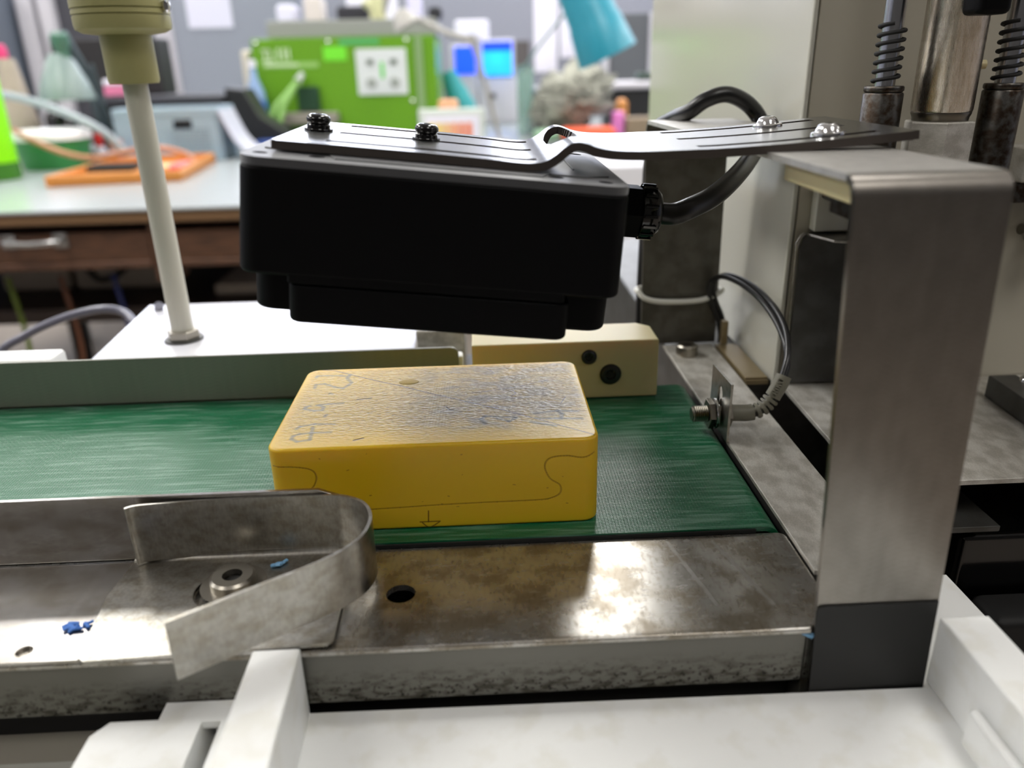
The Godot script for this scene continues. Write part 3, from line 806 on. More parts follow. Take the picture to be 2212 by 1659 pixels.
func sensor() -> void:
	# slotted bracket plate standing on the edge of the end plate
	var h := thing("sensor_bracket", "small upright slotted steel plate holding the threaded sensor", "bracket", Vector3(0.11, 0.0, -0.339))
	var c := csg("plate", M.clip, h)
	var p := CSGPolygon3D.new()
	p.name = "plate_outline"
	p.polygon = PackedVector2Array([Vector2(0.3243, 0.0003), Vector2(0.3535, 0.0003), Vector2(0.3535, 0.0283), Vector2(0.3243, 0.0292)])
	p.depth = 0.0011
	p.transform = Transform3D(Basis(Vector3(0, 0, -1), Vector3(0, 1, 0), Vector3(1, 0, 0)), Vector3(0.111, 0, 0))
	c.add_child(p)
	var sl := CSGPolygon3D.new()
	sl.name = "slot"
	var so := PackedVector2Array()
	for k in 13: so.append(Vector2(0.339 + cos(PI * k / 12.0) * 0.0036, 0.0192 + sin(PI * k / 12.0) * 0.0036))
	for k in 13: so.append(Vector2(0.339 - cos(PI * k / 12.0) * 0.0036, 0.0085 - sin(PI * k / 12.0) * 0.0036))
	sl.polygon = so; sl.depth = 0.006; sl.operation = CSGShape3D.OPERATION_SUBTRACTION
	sl.transform = Transform3D(Basis(Vector3(0, 0, -1), Vector3(0, 1, 0), Vector3(1, 0, 0)), Vector3(0.114, 0, 0))
	c.add_child(sl)
	var t := thing("proximity_sensor", "threaded metal sensor with a ribbed grey cable boot", "sensor", Vector3(0.11, 0.0088, -0.339))
	var ax := axis_x(Vector3(0, 0.0088, -0.339))
	var th := []
	for k in 9:
		var x := 0.0972 + k * 0.0009
		th.append(Vector2(0.0036 if k > 0 else 0.0033, x)); th.append(Vector2(0.0040, x + 0.00045))
	th.append(Vector2(0.0036, 0.106)); th.append(Vector2(0.0036, 0.12))
	var tg := Geo.new()
	tg.lathe([Vector2(0, 0.0968), Vector2(0.0031, 0.0968)] + th, 28, ax, 0.95)
	part("threaded_barrel", tg, M.nickel, t)
	part("nut", gprism(hexa(0.0073), 0.1042, 0.1072, 0.0005, ax), M.nickel, t)
	part("lock_washer", glathe([Vector2(0.0045, 0.1073), Vector2(0.0072, 0.1073), Vector2(0.0074, 0.108), Vector2(0.0072, 0.1087), Vector2(0.0045, 0.1087)], ax, 32), M.chrome, t)
	part("nut", gprism(hexa(0.007), 0.1112, 0.1152, 0.0005, ax), M.nickel, t)
	# boot: sleeve, ribbed neck, lettered end
	var cl := curve([V(115, 8.7, -339), V(119, 8.5, -339), V(123.5, 8.3, -339), V(128.3, 9.2, -339), V(132.2, 11.6, -339.3), V(134.8, 14.6, -339.7), V(137.3, 18.8, -340.3), V(139.2, 22.2, -341), V(140.8, 25.4, -342)], 10)
	var nn := cl.size()
	var i0 := int(nn * 0.33); var i1 := int(nn * 0.66)
	part("boot_sleeve", gtube(cl.slice(0, i0 + 1), 0.004, 22), M.boot, t)
	part("boot_core", gtube(cl.slice(i0, i1 + 1), 0.0027, 16), mat(Color(0.16, 0.155, 0.13), 0.6), t)
	for k in 4:
		var q := i0 + 3 + int(k * 6.2)
		part("boot_rib", gtube(cl.slice(q, q + 5), [0.0034, 0.0039, 0.0040, 0.0039, 0.0034], 22), M.boot, t)
	var bridge_g := Geo.new()
	var side := []
	for q in range(i0, i1 + 1): side.append(cl[q] + Vector3(-0.3, 0.65, 0.65).normalized() * 0.0024)
	bridge_g.tube(side, 0.0013, 8)
	part("boot_web", bridge_g, M.boot, t)
	part("boot_end", gtube(cl.slice(i1), 0.0037, 22), M.boot, t)
	# raised maker's lettering on the boot
	var tm := TextMesh.new()
	tm.text = "RiKO"; tm.font_size = 16; tm.pixel_size = 0.00023; tm.depth = 0.001
	var sf := SystemFont.new()
	sf.font_names = PackedStringArray(["Droid Sans"]); sf.font_weight = 700
	tm.font = sf
	var a := V(136.0, 16.6, -340.0); var b := V(140.4, 24.6, -341.9)
	var dx := (b - a).normalized()
	var cam := (Vector3(0.0, 0.165, 0.0) - a).normalized()
	var dz := (cam - dx * cam.dot(dx)).normalized()
	var lt := MeshInstance3D.new()
	lt.name = "lettering"; lt.mesh = tm; lt.material_override = M.boot
	t.add_child(lt, true)
	lt.transform = t.transform.affine_inverse() * Transform3D(Basis(dx, dz.cross(dx), dz), (a + b) / 2.0 + dz * 0.0043)
	# twin-core cable that arches back to the rear bracket leg
	var wp := [V(140.4, 24.7, -341.7), V(143.6, 32.0, -347), V(145.9, 39.2, -358), V(146.9, 44.6, -374), V(146.4, 48.6, -395), V(144.8, 49.8, -420), V(142.0, 47.9, -445), V(140.0, 42.5, -459), V(138.8, 36.0, -461.5), V(141.4, 27.1, -464), V(147.6, 14.4, -467), V(150.5, 3, -470), V(151, -2, -472)]
	var wc := curve(wp, 8)
	var w1 := []; var w2 := []
	for i in wc.size():
		var tn: Vector3 = (wc[mini(i + 1, wc.size() - 1)] - wc[maxi(i - 1, 0)]).normalized()
		var vw: Vector3 = (Vector3(0, 0.165, 0) - wc[i]).normalized()
		var sd := Vector3(0.3, -0.5, 0.8).cross(tn).normalized() * 0.00145
		if i > 0 and w1.size() and (w1[-1] - wc[i - 1]).dot(sd) < 0.0: sd = -sd
		w1.append(wc[i] + sd); w2.append(wc[i] - sd)
	part("cable_core", gtube(w1, 0.0015, 12), M.wire, t)
	part("cable_core", gtube(w2, 0.0015, 12), M.wire, t)

func stroke(im: Image, pts: Array, w: float, c: Color, k: float, hm: Image = null, dh := 0.0) -> void:
	var S := 6.0
	for i in pts.size() - 1:
		var a: Vector2 = pts[i] * S; var b: Vector2 = pts[i + 1] * S
		var x0 := maxi(0, int(minf(a.x, b.x) - w * S - 1)); var x1 := mini(im.get_width() - 1, int(maxf(a.x, b.x) + w * S + 1))
		var y0 := maxi(0, int(minf(a.y, b.y) - w * S - 1)); var y1 := mini(im.get_height() - 1, int(maxf(a.y, b.y) + w * S + 1))
		for y in range(y0, y1 + 1):
			for x in range(x0, x1 + 1):
				var d := Geometry2D.get_closest_point_to_segment(Vector2(x, y), a, b).distance_to(Vector2(x, y)) / S
				var m := clampf((w - d) / (w * 0.7), 0, 1) * k
				if m > 0.0:
					im.set_pixel(x, y, im.get_pixel(x, y).lerp(c, m))
					if hm: hm.set_pixel(x, y, G(clampf(hm.get_pixel(x, y).r + dh * m, 0, 1)))
func P(a: Array, off := Vector2.ZERO) -> Array:
	var o := []
	for i in range(0, a.size(), 2): o.append(Vector2(a[i], a[i + 1]) + off)
	return o

func blocks() -> void:
	# yellow test block: 123.5 x 83 x 36 mm. One atlas: top at (0,0), front at (0,90), plain below; 6 texels per mm
	var W := 768; var H := 800
	var al := Image.create(W, H, false, Image.FORMAT_RGBA8)
	var hm := Image.create(W, H, false, Image.FORMAT_RGBA8)
	var yel := Color(0.8, 0.655, 0.09)
	al.fill(yel); hm.fill(G(0.5))
	var n1 := FastNoiseLite.new(); n1.seed = 2; n1.frequency = 0.02; n1.fractal_octaves = 4
	var n2 := FastNoiseLite.new(); n2.seed = 9; n2.frequency = 0.06; n2.fractal_octaves = 3
	var n3 := FastNoiseLite.new(); n3.seed = 14; n3.frequency = 0.009; n3.fractal_octaves = 2
	for y in 500:
		for x in 744:
			var u := x / 744.0; var v := y / 500.0
			var edge := minf(minf(u, 1 - u) * 124.0, minf(v, 1 - v) * 83.0)
			var wear := smoothstep(0.5, 5.0, edge) * (0.55 + 0.45 * smoothstep(0.05, 0.5, u)) * (1.0 - 0.75 * smoothstep(0.68, 0.95, v + 0.12 * (u - 0.5)))
			var s1 := n1.get_noise_2d(x * 0.5, y * 2.0); var s2 := n2.get_noise_2d(x * 0.8, y * 2.2)
			var g := n3.get_noise_2d(x, y * 1.6)
			var sc := clampf(0.5 + 1.1 * s2, 0, 1)
			var c := yel.lerp(Color(0.62, 0.525, 0.345), wear * (0.5 + 0.35 * sc))
			var grey := clampf(wear * (0.25 + 1.6 * maxf(0.0, g + 0.1) + 0.5 * s1) * smoothstep(0.25, 0.7, u) * (1.0 - smoothstep(0.8, 1.0, v)), 0, 0.8)
			c = c.lerp(Color(0.5, 0.465, 0.4), grey * 0.9)
			if s2 < -0.28: c = c.lerp(Color(0.36, 0.3, 0.2), wear * 0.5)
			c = c.lerp(Color(0.8, 0.76, 0.64), clampf((s2 + s1 - 0.25) * 1.6, 0, 1) * wear * 0.6)
			al.set_pixel(x, y, c)
			hm.set_pixel(x, y, G(clampf(0.5 + wear * (0.55 * s2 + 0.35 * s1), 0, 1)))
	var ink := Color(0.47, 0.44, 0.32)
	for s in [[5.3, 10.3, 5.6, 8.4, 9.9, 8.4, 16.2, 9.1, 19.8, 10.2, 20.3, 7.9], [7.0, 23.2, 6.7, 18.8, 10.5, 18.4, 15.6, 22.6, 19.5, 24.4, 21.4, 21.0, 22.3, 18.1, 19.6, 12.5, 20.1, 8.7], [14.6, 29.6, 16.0, 30.5], [11.6, 42.2, 16.1, 41.3, 22.0, 40.9], [12.4, 42.3, 14.6, 44.4, 14.6, 47.6, 11.6, 48.0, 7.1, 45.7, 7.2, 43.7, 8.6, 42.6], [16.8, 54.1, 17.2, 52.2], [7.8, 65.0, 8.8, 62.8, 14.1, 61.0, 21.8, 61.7], [13.9, 63.9, 14.5, 69.6, 14.9, 75.1, 10.4, 76.3, 7.8, 73.9, 7.9, 71.2, 10.0, 69.7, 14.2, 69.0, 21.6, 69.1]]: stroke(al, P(s), 1.15, ink, 0.75)
	stroke(al, P([6.2, 0.9, 12.3, 2.3, 21.9, 9.2, 35.7, 18.6, 43.1, 23.1, 58.8, 34.4, 65.5, 38.7, 76.0, 45.8, 88.1, 53.8, 105.3, 67.0, 122.0, 80.2]), 0.34, Color(0.2, 0.17, 0.3), 0.95)
	for s in [[93.2, 61.8, 81.0, 59.8, 79.5, 62.4, 81.0, 66.6], [92.8, 62.7, 90.4, 65.2, 86.0, 62.1], [100.7, 58.8, 110.1, 56.8, 118.1, 58.1], [110.9, 64.4, 111.7, 59.8, 110.1, 56.8], [101.5, 63.5, 109.0, 64.2, 118.8, 65.1], [99, 66.5, 108, 71]]: stroke(al, P(s), 1.3, Color(0.2, 0.22, 0.22), 0.55)
	for s in [[75.2, 35.4, 93.8, 30.7, 109.1, 23.2], [85.2, 44.7, 92.2, 40.2, 94.4, 37.3, 93.3, 33.9, 91.6, 34.9], [66.2, 10.1, 78.1, 13.1, 85.9, 12.7, 81.6, 4.9, 74.5, 2.9], [115.1, 42.4, 112.4, 49.3, 107.5, 46.8]]: stroke(al, P(s), 0.28, Color(0.25, 0.22, 0.35), 0.7)
	for s in [[65.4, 49.3, 66.7, 51.8, 68.4, 52.5], [27.6, 37.7, 33.3, 36.9], [31.6, 77.1, 34.9, 75.5]]: stroke(al, P(s), 0.5, Color(0.15, 0.1, 0.05), 0.9, hm, -0.6)
	for k in 8: stroke(al, P([59 + k * 1.1, 22, 57.5 + k * 1.2, 68]), 0.14, Color(0.86, 0.82, 0.68), 0.35)
	# front: parting line, arrow and specks
	var F := Vector2(0, 90)
	for s in [[-0.5, 7.1, 9.1, 7.2, 15.7, 8.6, 17.5, 11.5, 16.5, 15.0, 14.7, 17.0], [123.4, 6.0, 117.4, 7.9, 111.1, 6.9, 104.8, 7.7, 102.9, 11.1, 104.8, 16.2, 108.6, 19.3, 108.6, 22.9, 104.8, 24.9, 99.0, 25.4, 67.0, 25.7, 38.3, 26.5, 14, 26.6]]: stroke(al, curve(P(s, F), 6), 0.4, Color(0.55, 0.42, 0.04), 0.6, hm, -0.5)
	for s in [[58.2, 28.2, 57.9, 33.0], [54.7, 32.9, 62.4, 32.9], [55.6, 33.3, 58.0, 36.0, 62.1, 33.2]]: stroke(al, P(s, F), 0.33, Color(0.3, 0.2, 0.03), 0.8)
	var rng := RandomNumberGenerator.new()
	rng.seed = 77
	for k in 16:
		var p := Vector2(rng.randf_range(2, 121), rng.randf_range(1, 34)) + F
		stroke(al, [p, p + Vector2(rng.randf_range(0.1, 0.9), rng.randf_range(-0.3, 0.3))], rng.randf_range(0.12, 0.26), Color(0.3, 0.2, 0.05), 0.6)
	var ym := mat(Color.WHITE, 0.36)
	ym.albedo_texture = ImageTexture.create_from_image(al)
	ym.heightmap_enabled = true; ym.heightmap_texture = ImageTexture.create_from_image(hm); ym.heightmap_scale = 0.035
	ym.subsurf_scatter_enabled = true; ym.subsurf_scatter_strength = 0.18
	ym.texture_repeat = false
	var x0 := -0.0825; var z0 := -0.345
	var g := Geo.new()
	g.uvf = func(p: Vector3, nn: Vector3) -> Vector2:
		if nn.y > 0.8: return Vector2(clampf((p.x - x0) * 6000.0, 0, 744) / W, clampf((p.z - z0) * 6000.0, 0, 499) / H)
		if nn.z > 0.6: return Vector2(clampf((p.x - x0) * 6000.0, 0, 744) / W, (540.0 + clampf((0.036 - p.y) * 6000.0, 0, 216)) / H)
		return Vector2(0.99, 0.985)
	g.prism(rect(x0, 0.0412, z0, -0.262, 0.006, 8), 0.0, 0.036, 0.0013)
	var t := thing("test_block", "scuffed yellow plastic test block lying on the green belt", "block", Vector3(-0.0206, 0.0, -0.303))
	part("body", g, ym, t)
	var pit := mat(Color(0.55, 0.45, 0.05), 0.6)
	part("pit", glathe([Vector2(0.0, 0.0001), Vector2(0.0042, 0.0002), Vector2(0.0044, 0.0001), Vector2(0.0044, -0.0005)], Transform3D(Basis().scaled(Vector3(1, 1, 0.62)), Vector3(x0 + 0.0479, 0.036, z0 + 0.0198)), 28), pit, t)
	# cream plastic stop block across the far edge of the belt
	var c := thing("stop_block", "cream plastic stop block with two black screws", "block", Vector3(0.041, 0.0006, -0.395))
	var out := PackedVector2Array([Vector2(-0.0073, -0.411), Vector2(0.083, -0.411), Vector2(0.0895, -0.4045), Vector2(0.0895, -0.382), Vector2(-0.0073, -0.382)])
	part("body", gprism(out, 0.0006, 0.0322, 0.0008), M.cream, c)
	for e in [[0.0533, 0.0237, 0.0038, "small"], [0.0647, 0.0137, 0.0054, "large"]]:
		var b := thing("socket_screw", "%s black socket screw sunk in the face of the cream block" % e[3], "screw", Vector3(e[0], e[1], -0.382))
		var r: float = e[2]
		var xf := axis_z(Vector3(e[0], e[1], -0.3813))
		var sk := mat(Color(0.13, 0.13, 0.13), 0.4)
		part("head", glathe([Vector2(r * 0.45, -0.0008), Vector2(r * 0.5, 0.0007), Vector2(r * 0.8, 0.0008), Vector2(r * 0.92, 0.0004), Vector2(r * 0.92, -0.001), Vector2(0, -0.001)], xf, 32), sk, b)
		part("hex_socket", gprism(hexa(r * 0.46), -0.0006, 0.0002, 0.0, xf), M.pitch, b)
		part("counterbore", glathe([Vector2(r * 0.92, -0.0003), Vector2(r * 1.05, -0.0003), Vector2(r * 1.05, -0.0008), Vector2(r * 0.92, -0.0008)], xf, 32), M.pitch, b)

func helix(c: Vector3, r: float, y0: float, y1: float, turns: float) -> Array:
	var o := []
	var k := int(turns * 20)
	for i in k + 1:
		var a := TAU * turns * i / k + 0.6
		o.append(Vector3(c.x + cos(a) * r, lerpf(y0, y1, float(i) / k), c.z - sin(a) * r))
	return o

func housing() -> void:
	var t := thing("machine_housing", "tall cream painted machine housing right of the conveyor", "housing", Vector3(0.5, 0.0, -0.6))
	part("shell", gbox(Vector3(0.1575, -0.0028, -0.76), Vector3(0.9, 0.62, -0.3965), 0.002), M.paint, t)
	part("front_panel", gbox(Vector3(0.1595, -0.0028, -0.3964), Vector3(0.9, 0.62, -0.3945), 0.0008), mat(Color(0.72, 0.7, 0.64), 0.4), t)
	part("edge_strip", gbox(Vector3(0.1562, -0.0028, -0.3972), Vector3(0.1592, 0.62, -0.3938), 0.0012), M.paint, t)
	part("pillar", gbox(Vector3(0.166, 0.084, -0.3944), Vector3(0.184, 0.135, -0.387), 0.001), M.paint, t)
	part("groove", gbox(Vector3(0.1845, 0.084, -0.3944), Vector3(0.196, 0.12, -0.39), 0.0004), M.pitch, t)
	# small angle screwed at the foot of the housing
	var a := thing("angle_bracket", "tarnished brass angle at the foot of the cream housing", "bracket", Vector3(0.15, 0.0, -0.43))
	var br := mat(Color(0.55, 0.49, 0.37), 0.35, 0.4)
	part("foot", gprism(PackedVector2Array([Vector2(0.1432, -0.4), Vector2(0.1432, -0.455), Vector2(0.1555, -0.455), Vector2(0.1555, -0.4)]), 0.0002, 0.0016, 0.0003), br, a)
	part("upright", gbox(Vector3(0.1455, 0.0016, -0.46), Vector3(0.1495, 0.0165, -0.4555), 0.0004), br, a)
	part("foot_block", gbox(Vector3(0.1435, -0.0025, -0.461), Vector3(0.156, 0.0001, -0.399), 0.0002), br, a)
	# dark folded sheet with a lip
	var s := thing("sheet_guard", "dark folded sheet guard with a rounded top lip behind the bracket", "guard", Vector3(0.19, 0.0, -0.39))
	part("sheet", gprism(PackedVector2Array([Vector2(0.162, 0.0012), Vector2(0.215, 0.0012), Vector2(0.215, 0.083), Vector2(0.1655, 0.083), Vector2(0.163, 0.081), Vector2(0.1618, 0.076)]), 0.0, 0.0014, 0.0003, Transform3D(Basis(Vector3(1, 0, 0), Vector3(0, 0, 1), Vector3(0, 1, 0)), Vector3(0, 0, -0.392))), M.dark_steel, s)
	part("lip", gprism(PackedVector2Array([Vector2(0.164, -0.392), Vector2(0.215, -0.392), Vector2(0.215, -0.37), Vector2(0.176, -0.37), Vector2(0.1705, -0.3725)]), 0.0816, 0.083, 0.0004), M.clip, s)
	part("edge_weld", gtube(curve([V(163, 83, -391), V(160.8, 80, -391), V(159.9, 76.5, -391), V(160.3, 60, -391.4), V(161, 30, -391.6), V(161.2, 2, -391.7)], 6), [0.0006, 0.0008, 0.0009, 0.0012, 0.001, 0.0007, 0.0009, 0.0011, 0.0007, 0.0006, 0.0009, 0.0012, 0.0008, 0.0006, 0.0005, 0.0005, 0.0006, 0.0005, 0.0005, 0.0005, 0.0004, 0.0005, 0.0005, 0.0005, 0.0005, 0.0005, 0.0005, 0.0005, 0.0005, 0.0005, 0.0005], 8), M.clip, s)
	# tray plate over the recess
	var p := thing("tray_plate", "scratched grey steel plate beyond the bracket leg", "plate", Vector3(0.3, -0.0025, -0.33))
	part("plate", gprism(PackedVector2Array([Vector2(0.1608, -0.3935), Vector2(0.1572, -0.2815), Vector2(0.62, -0.2815), Vector2(0.62, -0.3935)]), -0.0025, 0.0, 0.0004), M.end, p)
	part("hanger", gbox(Vector3(0.36, -0.159, -0.39), Vector3(0.38, -0.0026, -0.29)), M.pitch, p)
	var b := thing("clamp_bar", "dark steel bar with a bright screw on the grey plate", "bar", Vector3(0.28, 0.0002, -0.35))
	var bar := Geo.new()
	bar.prism(PackedVector2Array([Vector2(0.2575, -0.3655), Vector2(0.2715, -0.3655), Vector2(0.2712, -0.29), Vector2(0.253, -0.29)]), 0.0002, 0.012, 0.0006)
	part("bar", bar, M.dark_steel, b)
	part("screw", glathe([Vector2(0, 0.0032), Vector2(0.002, 0.003), Vector2(0.0032, 0.0016), Vector2(0.0034, 0), Vector2(0, 0)], at(Vector3(0.2705, 0.012, -0.3555)), 24), M.chrome, b)
	# two spring-loaded guide rods and the cylinder between them
	var rods := [[0.173, "spring-loaded guide rod by the cream housing edge"], [0.2252, "spring-loaded guide rod right of the round cylinder"]]
	for e in rods:
		var x: float = e[0]
		var r := thing("guide_rod", e[1], "rod", Vector3(x, 0.0, -0.35), "guide rods with springs")
		var c := Vector3(x, 0, -0.35)
		var wob := Geo.new()
		wob.lathe([Vector2(0, 0.62), Vector2(0.0041, 0.62), Vector2(0.0041, 0.14)], 28, at(c))
		part("rod", wob, M.rod, r)
		part("spring", gtube(helix(c, 0.0051, 0.1542, 0.1775, 6.6), 0.00078, 8), M.pitch, r)
		part("washer", glathe([Vector2(0.004, 0.1533), Vector2(0.0076, 0.1533), Vector2(0.008, 0.1527), Vector2(0.008, 0.1515), Vector2(0.0074, 0.1508)], at(c), 32), M.rust, r)
		part("sleeve", glathe([Vector2(0.004, 0.1506), Vector2(0.0077, 0.1506), Vector2(0.0081, 0.15), Vector2(0.0081, 0.1), Vector2(0, 0.1)], at(c), 32), M.rust, r)
		part("mount", gbox(Vector3(x - 0.005, 0.1005, -0.394), Vector3(x + 0.009, 0.112, -0.3575), 0.001), M.dark_steel, r)
	var y := thing("air_cylinder", "stained steel cylinder on a pale hexagon nut between the rods", "cylinder", Vector3(0.1995, 0.0, -0.35))
	var cc := Vector3(0.1995, 0, -0.35)
	part("barrel", glathe([Vector2(0, 0.62), Vector2(0.0122, 0.62), Vector2(0.0122, 0.1432), Vector2(0.0118, 0.1425)], at(cc), 40), M.cyl, y)
	part("neck", glathe([Vector2(0.0118, 0.1424), Vector2(0.0119, 0.1418), Vector2(0.0112, 0.1402), Vector2(0.0111, 0.1388), Vector2(0.0, 0.1388)], at(cc), 40), M.nickel, y)
	part("nut", gprism(circle(0, 0, 0.0142, 6), 0.1195, 0.1388, 0.0008, Transform3D(Basis(Vector3.UP, 0.25), cc)), M.end, y)
	part("stem", glathe([Vector2(0.009, 0.1195), Vector2(0.009, 0.0003), Vector2(0, 0.0003)], at(cc), 24), M.rod, y)
	var k := thing("switch", "small black rounded switch block clipped on the cylinder", "switch", Vector3(0.2115, 0.19, -0.338))
	part("body", gprism(rect(0.1925, 0.2062, -0.3372, -0.324, 0.003, 5), 0.179, 0.21, 0.0022), M.black, k)
	part("clip", gbox(Vector3(0.2055, 0.189, -0.3432), Vector3(0.2095, 0.2, -0.33), 0.0005), M.pitch, k)
	var v := thing("hose_fitting", "small cream hose fitting on the panel behind the cylinder", "fitting", Vector3(0.2285, 0.15, -0.385))
	part("nozzle", gtube([Vector3(0.219, 0.16, -0.383), Vector3(0.2345, 0.1605, -0.3815)], 0.002, 14), M.cream, v)
	part("body", gbox(Vector3(0.2265, 0.1535, -0.3935), Vector3(0.232, 0.157, -0.38), 0.0008), M.boot, v)
	part("stem", gtube(curve([V(230, 153.5, -386), V(229.5, 147, -386), V(226, 140, -388)], 5), 0.0016, 12), M.cream, v)
	part("base", gbox(Vector3(0.222, 0.158, -0.3944), Vector3(0.2262, 0.163, -0.381), 0.0006), M.boot, v)
	var q := thing("valve", "grey metal valve block at the edge of the housing panel", "valve", Vector3(0.27, 0.1, -0.385))
	part("block", gbox(Vector3(0.2568, 0.1075, -0.3944), Vector3(0.29, 0.1235, -0.372), 0.001), M.end, q)
	part("dark_block", gbox(Vector3(0.258, 0.0975, -0.3944), Vector3(0.29, 0.107, -0.376), 0.0006), M.rust, q)
	part("pin", gtube([Vector3(0.2605, 0.086, -0.37), Vector3(0.29, 0.081, -0.375)], [0.0026, 0.0031], 14), M.nickel, q)
	part("pin_mount", gbox(Vector3(0.28, 0.075, -0.3944), Vector3(0.292, 0.088, -0.374), 0.0006), M.nickel, q)

func delrin() -> void:
	# white machined plastic slide in front of the conveyor frame
	var t := thing("slide_base", "white machined plastic slide plate in front of the conveyor", "slide plate", Vector3(0.04, -0.04, -0.15))
	part("plate", gprism(PackedVector2Array([Vector2(-0.0612, -0.1975), Vector2(0.1392, -0.1955), Vector2(0.1412, -0.254), Vector2(0.1795, -0.254), Vector2(0.181, -0.105), Vector2(-0.0612, -0.105)]), -0.04, -0.0262, 0.0006), M.white, t)
	var c := csg("wing", M.white, t)
	slab(c, PackedVector2Array([Vector2(-0.1242, -0.105), Vector2(-0.1242, -0.1862), Vector2(-0.1202, -0.1915), Vector2(-0.1055, -0.1915), Vector2(-0.1055, -0.1986), Vector2(-0.0758, -0.1986), Vector2(-0.0758, -0.105)]), -0.04, -0.0205)
	slab(c, rect(-0.0918, -0.0858, -0.19, -0.08), -0.06, 0.0, true)
	slab(c, rect(-0.0918, -0.0858, -0.21, -0.185), -0.06, -0.0232, true)
	part("guide_bar", gprism(PackedVector2Array([Vector2(-0.0752, -0.1972), Vector2(-0.0607, -0.1972), Vector2(-0.058, -0.105), Vector2(-0.0752, -0.105)]), -0.04, 0.0, 0.0009), M.white, t)
	var w := Geo.new()
	w.prism(PackedVector2Array([Vector2(0.1405, -0.1972), Vector2(0.1562, -0.1972), Vector2(0.1562, -0.105), Vector2(0.1405, -0.105)]), -0.0261, 0.0002, 0.0009)
	w.box(Vector3(0.1365, -0.0262, -0.1725), Vector3(0.1406, -0.0115, -0.105), 0.0035)
	part("guide_wall", w, M.white, t)
	var d := thing("trim_strip", "grey ledge below the conveyor frame", "ledge", Vector3(-0.3, -0.04, -0.17))
	part("ledge", gbox(Vector3(-0.9, -0.0399, -0.1945), Vector3(-0.1262, -0.038, -0.105), 0.0006), mat(Color(0.66, 0.66, 0.63), 0.5), d)

func tower() -> void:
	var c := Vector3(-0.1865, 0.012, -0.471)
	var t := thing("signal_tower", "beige signal lamp base on a slim pale pole", "signal tower", c)
	var xf := Transform3D(Basis(Vector3.BACK, 0.005), c)
	part("pole", glathe([Vector2(0, 0.19), Vector2(0.0066, 0.19), Vector2(0.0066, 0.003)], xf, 28), M.pole, t)
	part("pole_nut", gprism(hexa(0.0098), 0.0012, 0.0064, 0.0008, xf), M.bolt, t)
	part("washer", glathe([Vector2(0.0066, 0.0012), Vector2(0.0112, 0.0012), Vector2(0.0115, 0.0008), Vector2(0.0115, 0.0002), Vector2(0, 0.0002)], xf, 32), M.dark_steel, t)
	part("neck", glathe([Vector2(0.0068, 0.148), Vector2(0.0125, 0.1482), Vector2(0.0132, 0.15), Vector2(0.0132, 0.174)], xf, 36), M.olive, t)
	var pr := [Vector2(0.0132, 0.1725), Vector2(0.0205, 0.1735), Vector2(0.0238, 0.1752), Vector2(0.0243, 0.1775)]
	for y in [0.1815, 0.1845, 0.1915, 0.1935, 0.1955, 0.1975]:
		pr.append_array([Vector2(0.0243, y), Vector2(0.0238, y + 0.0003), Vector2(0.0238, y + 0.0007), Vector2(0.0245, y + 0.001)])
	pr.append_array([Vector2(0.0248, 0.24), Vector2(0, 0.24)])
	part("lamp_base", glathe(pr, xf, 48), M.olive, t)
	for y in [0.186, 0.196]: part("clip", glathe([Vector2(0, 0.0035), Vector2(0.0022, 0.002), Vector2(0.0026, 0), Vector2(0.0022, -0.002), Vector2(0, -0.0035)], Transform3D(Basis(), c + Vector3(0.0245, y, 0.004)), 14), M.chrome, t)
	var tb := thing("hose", "thin smoke grey hose arching down behind the rail", "hose", V(-330, -10, -600))
	var hp := curve([V(-420, -560, -640), V(-408, -90, -620), V(-382.6, -38.0, -600), V(-361, -23.4, -600), V(-341, -14.3, -600), V(-318, -6.8, -600), V(-296, -3.1, -600), V(-279, -5.6, -598), V(-262, -12, -580), V(-242, -10, -553), V(-232, 5, -546), V(-226, 15.5, -538)], 8)
	part("hose", gtube(hp, 0.0032, 14), mat(Color(0.42, 0.42, 0.48), 0.25), tb)

# ---------- workshop ----------
func bbox(called: String, label: String, cat: String, x0: float, x1: float, y0: float, y1: float, z0: float, z1: float, m: Material, b := 0.004, group := "") -> Node3D:
	var t := thing(called, label, cat, Vector3((x0 + x1) / 2.0, y0, (z0 + z1) / 2.0), group)
	part("body", gbox(Vector3(x0, y0, z0), Vector3(x1, y1, z1), b), m, t)
	return t

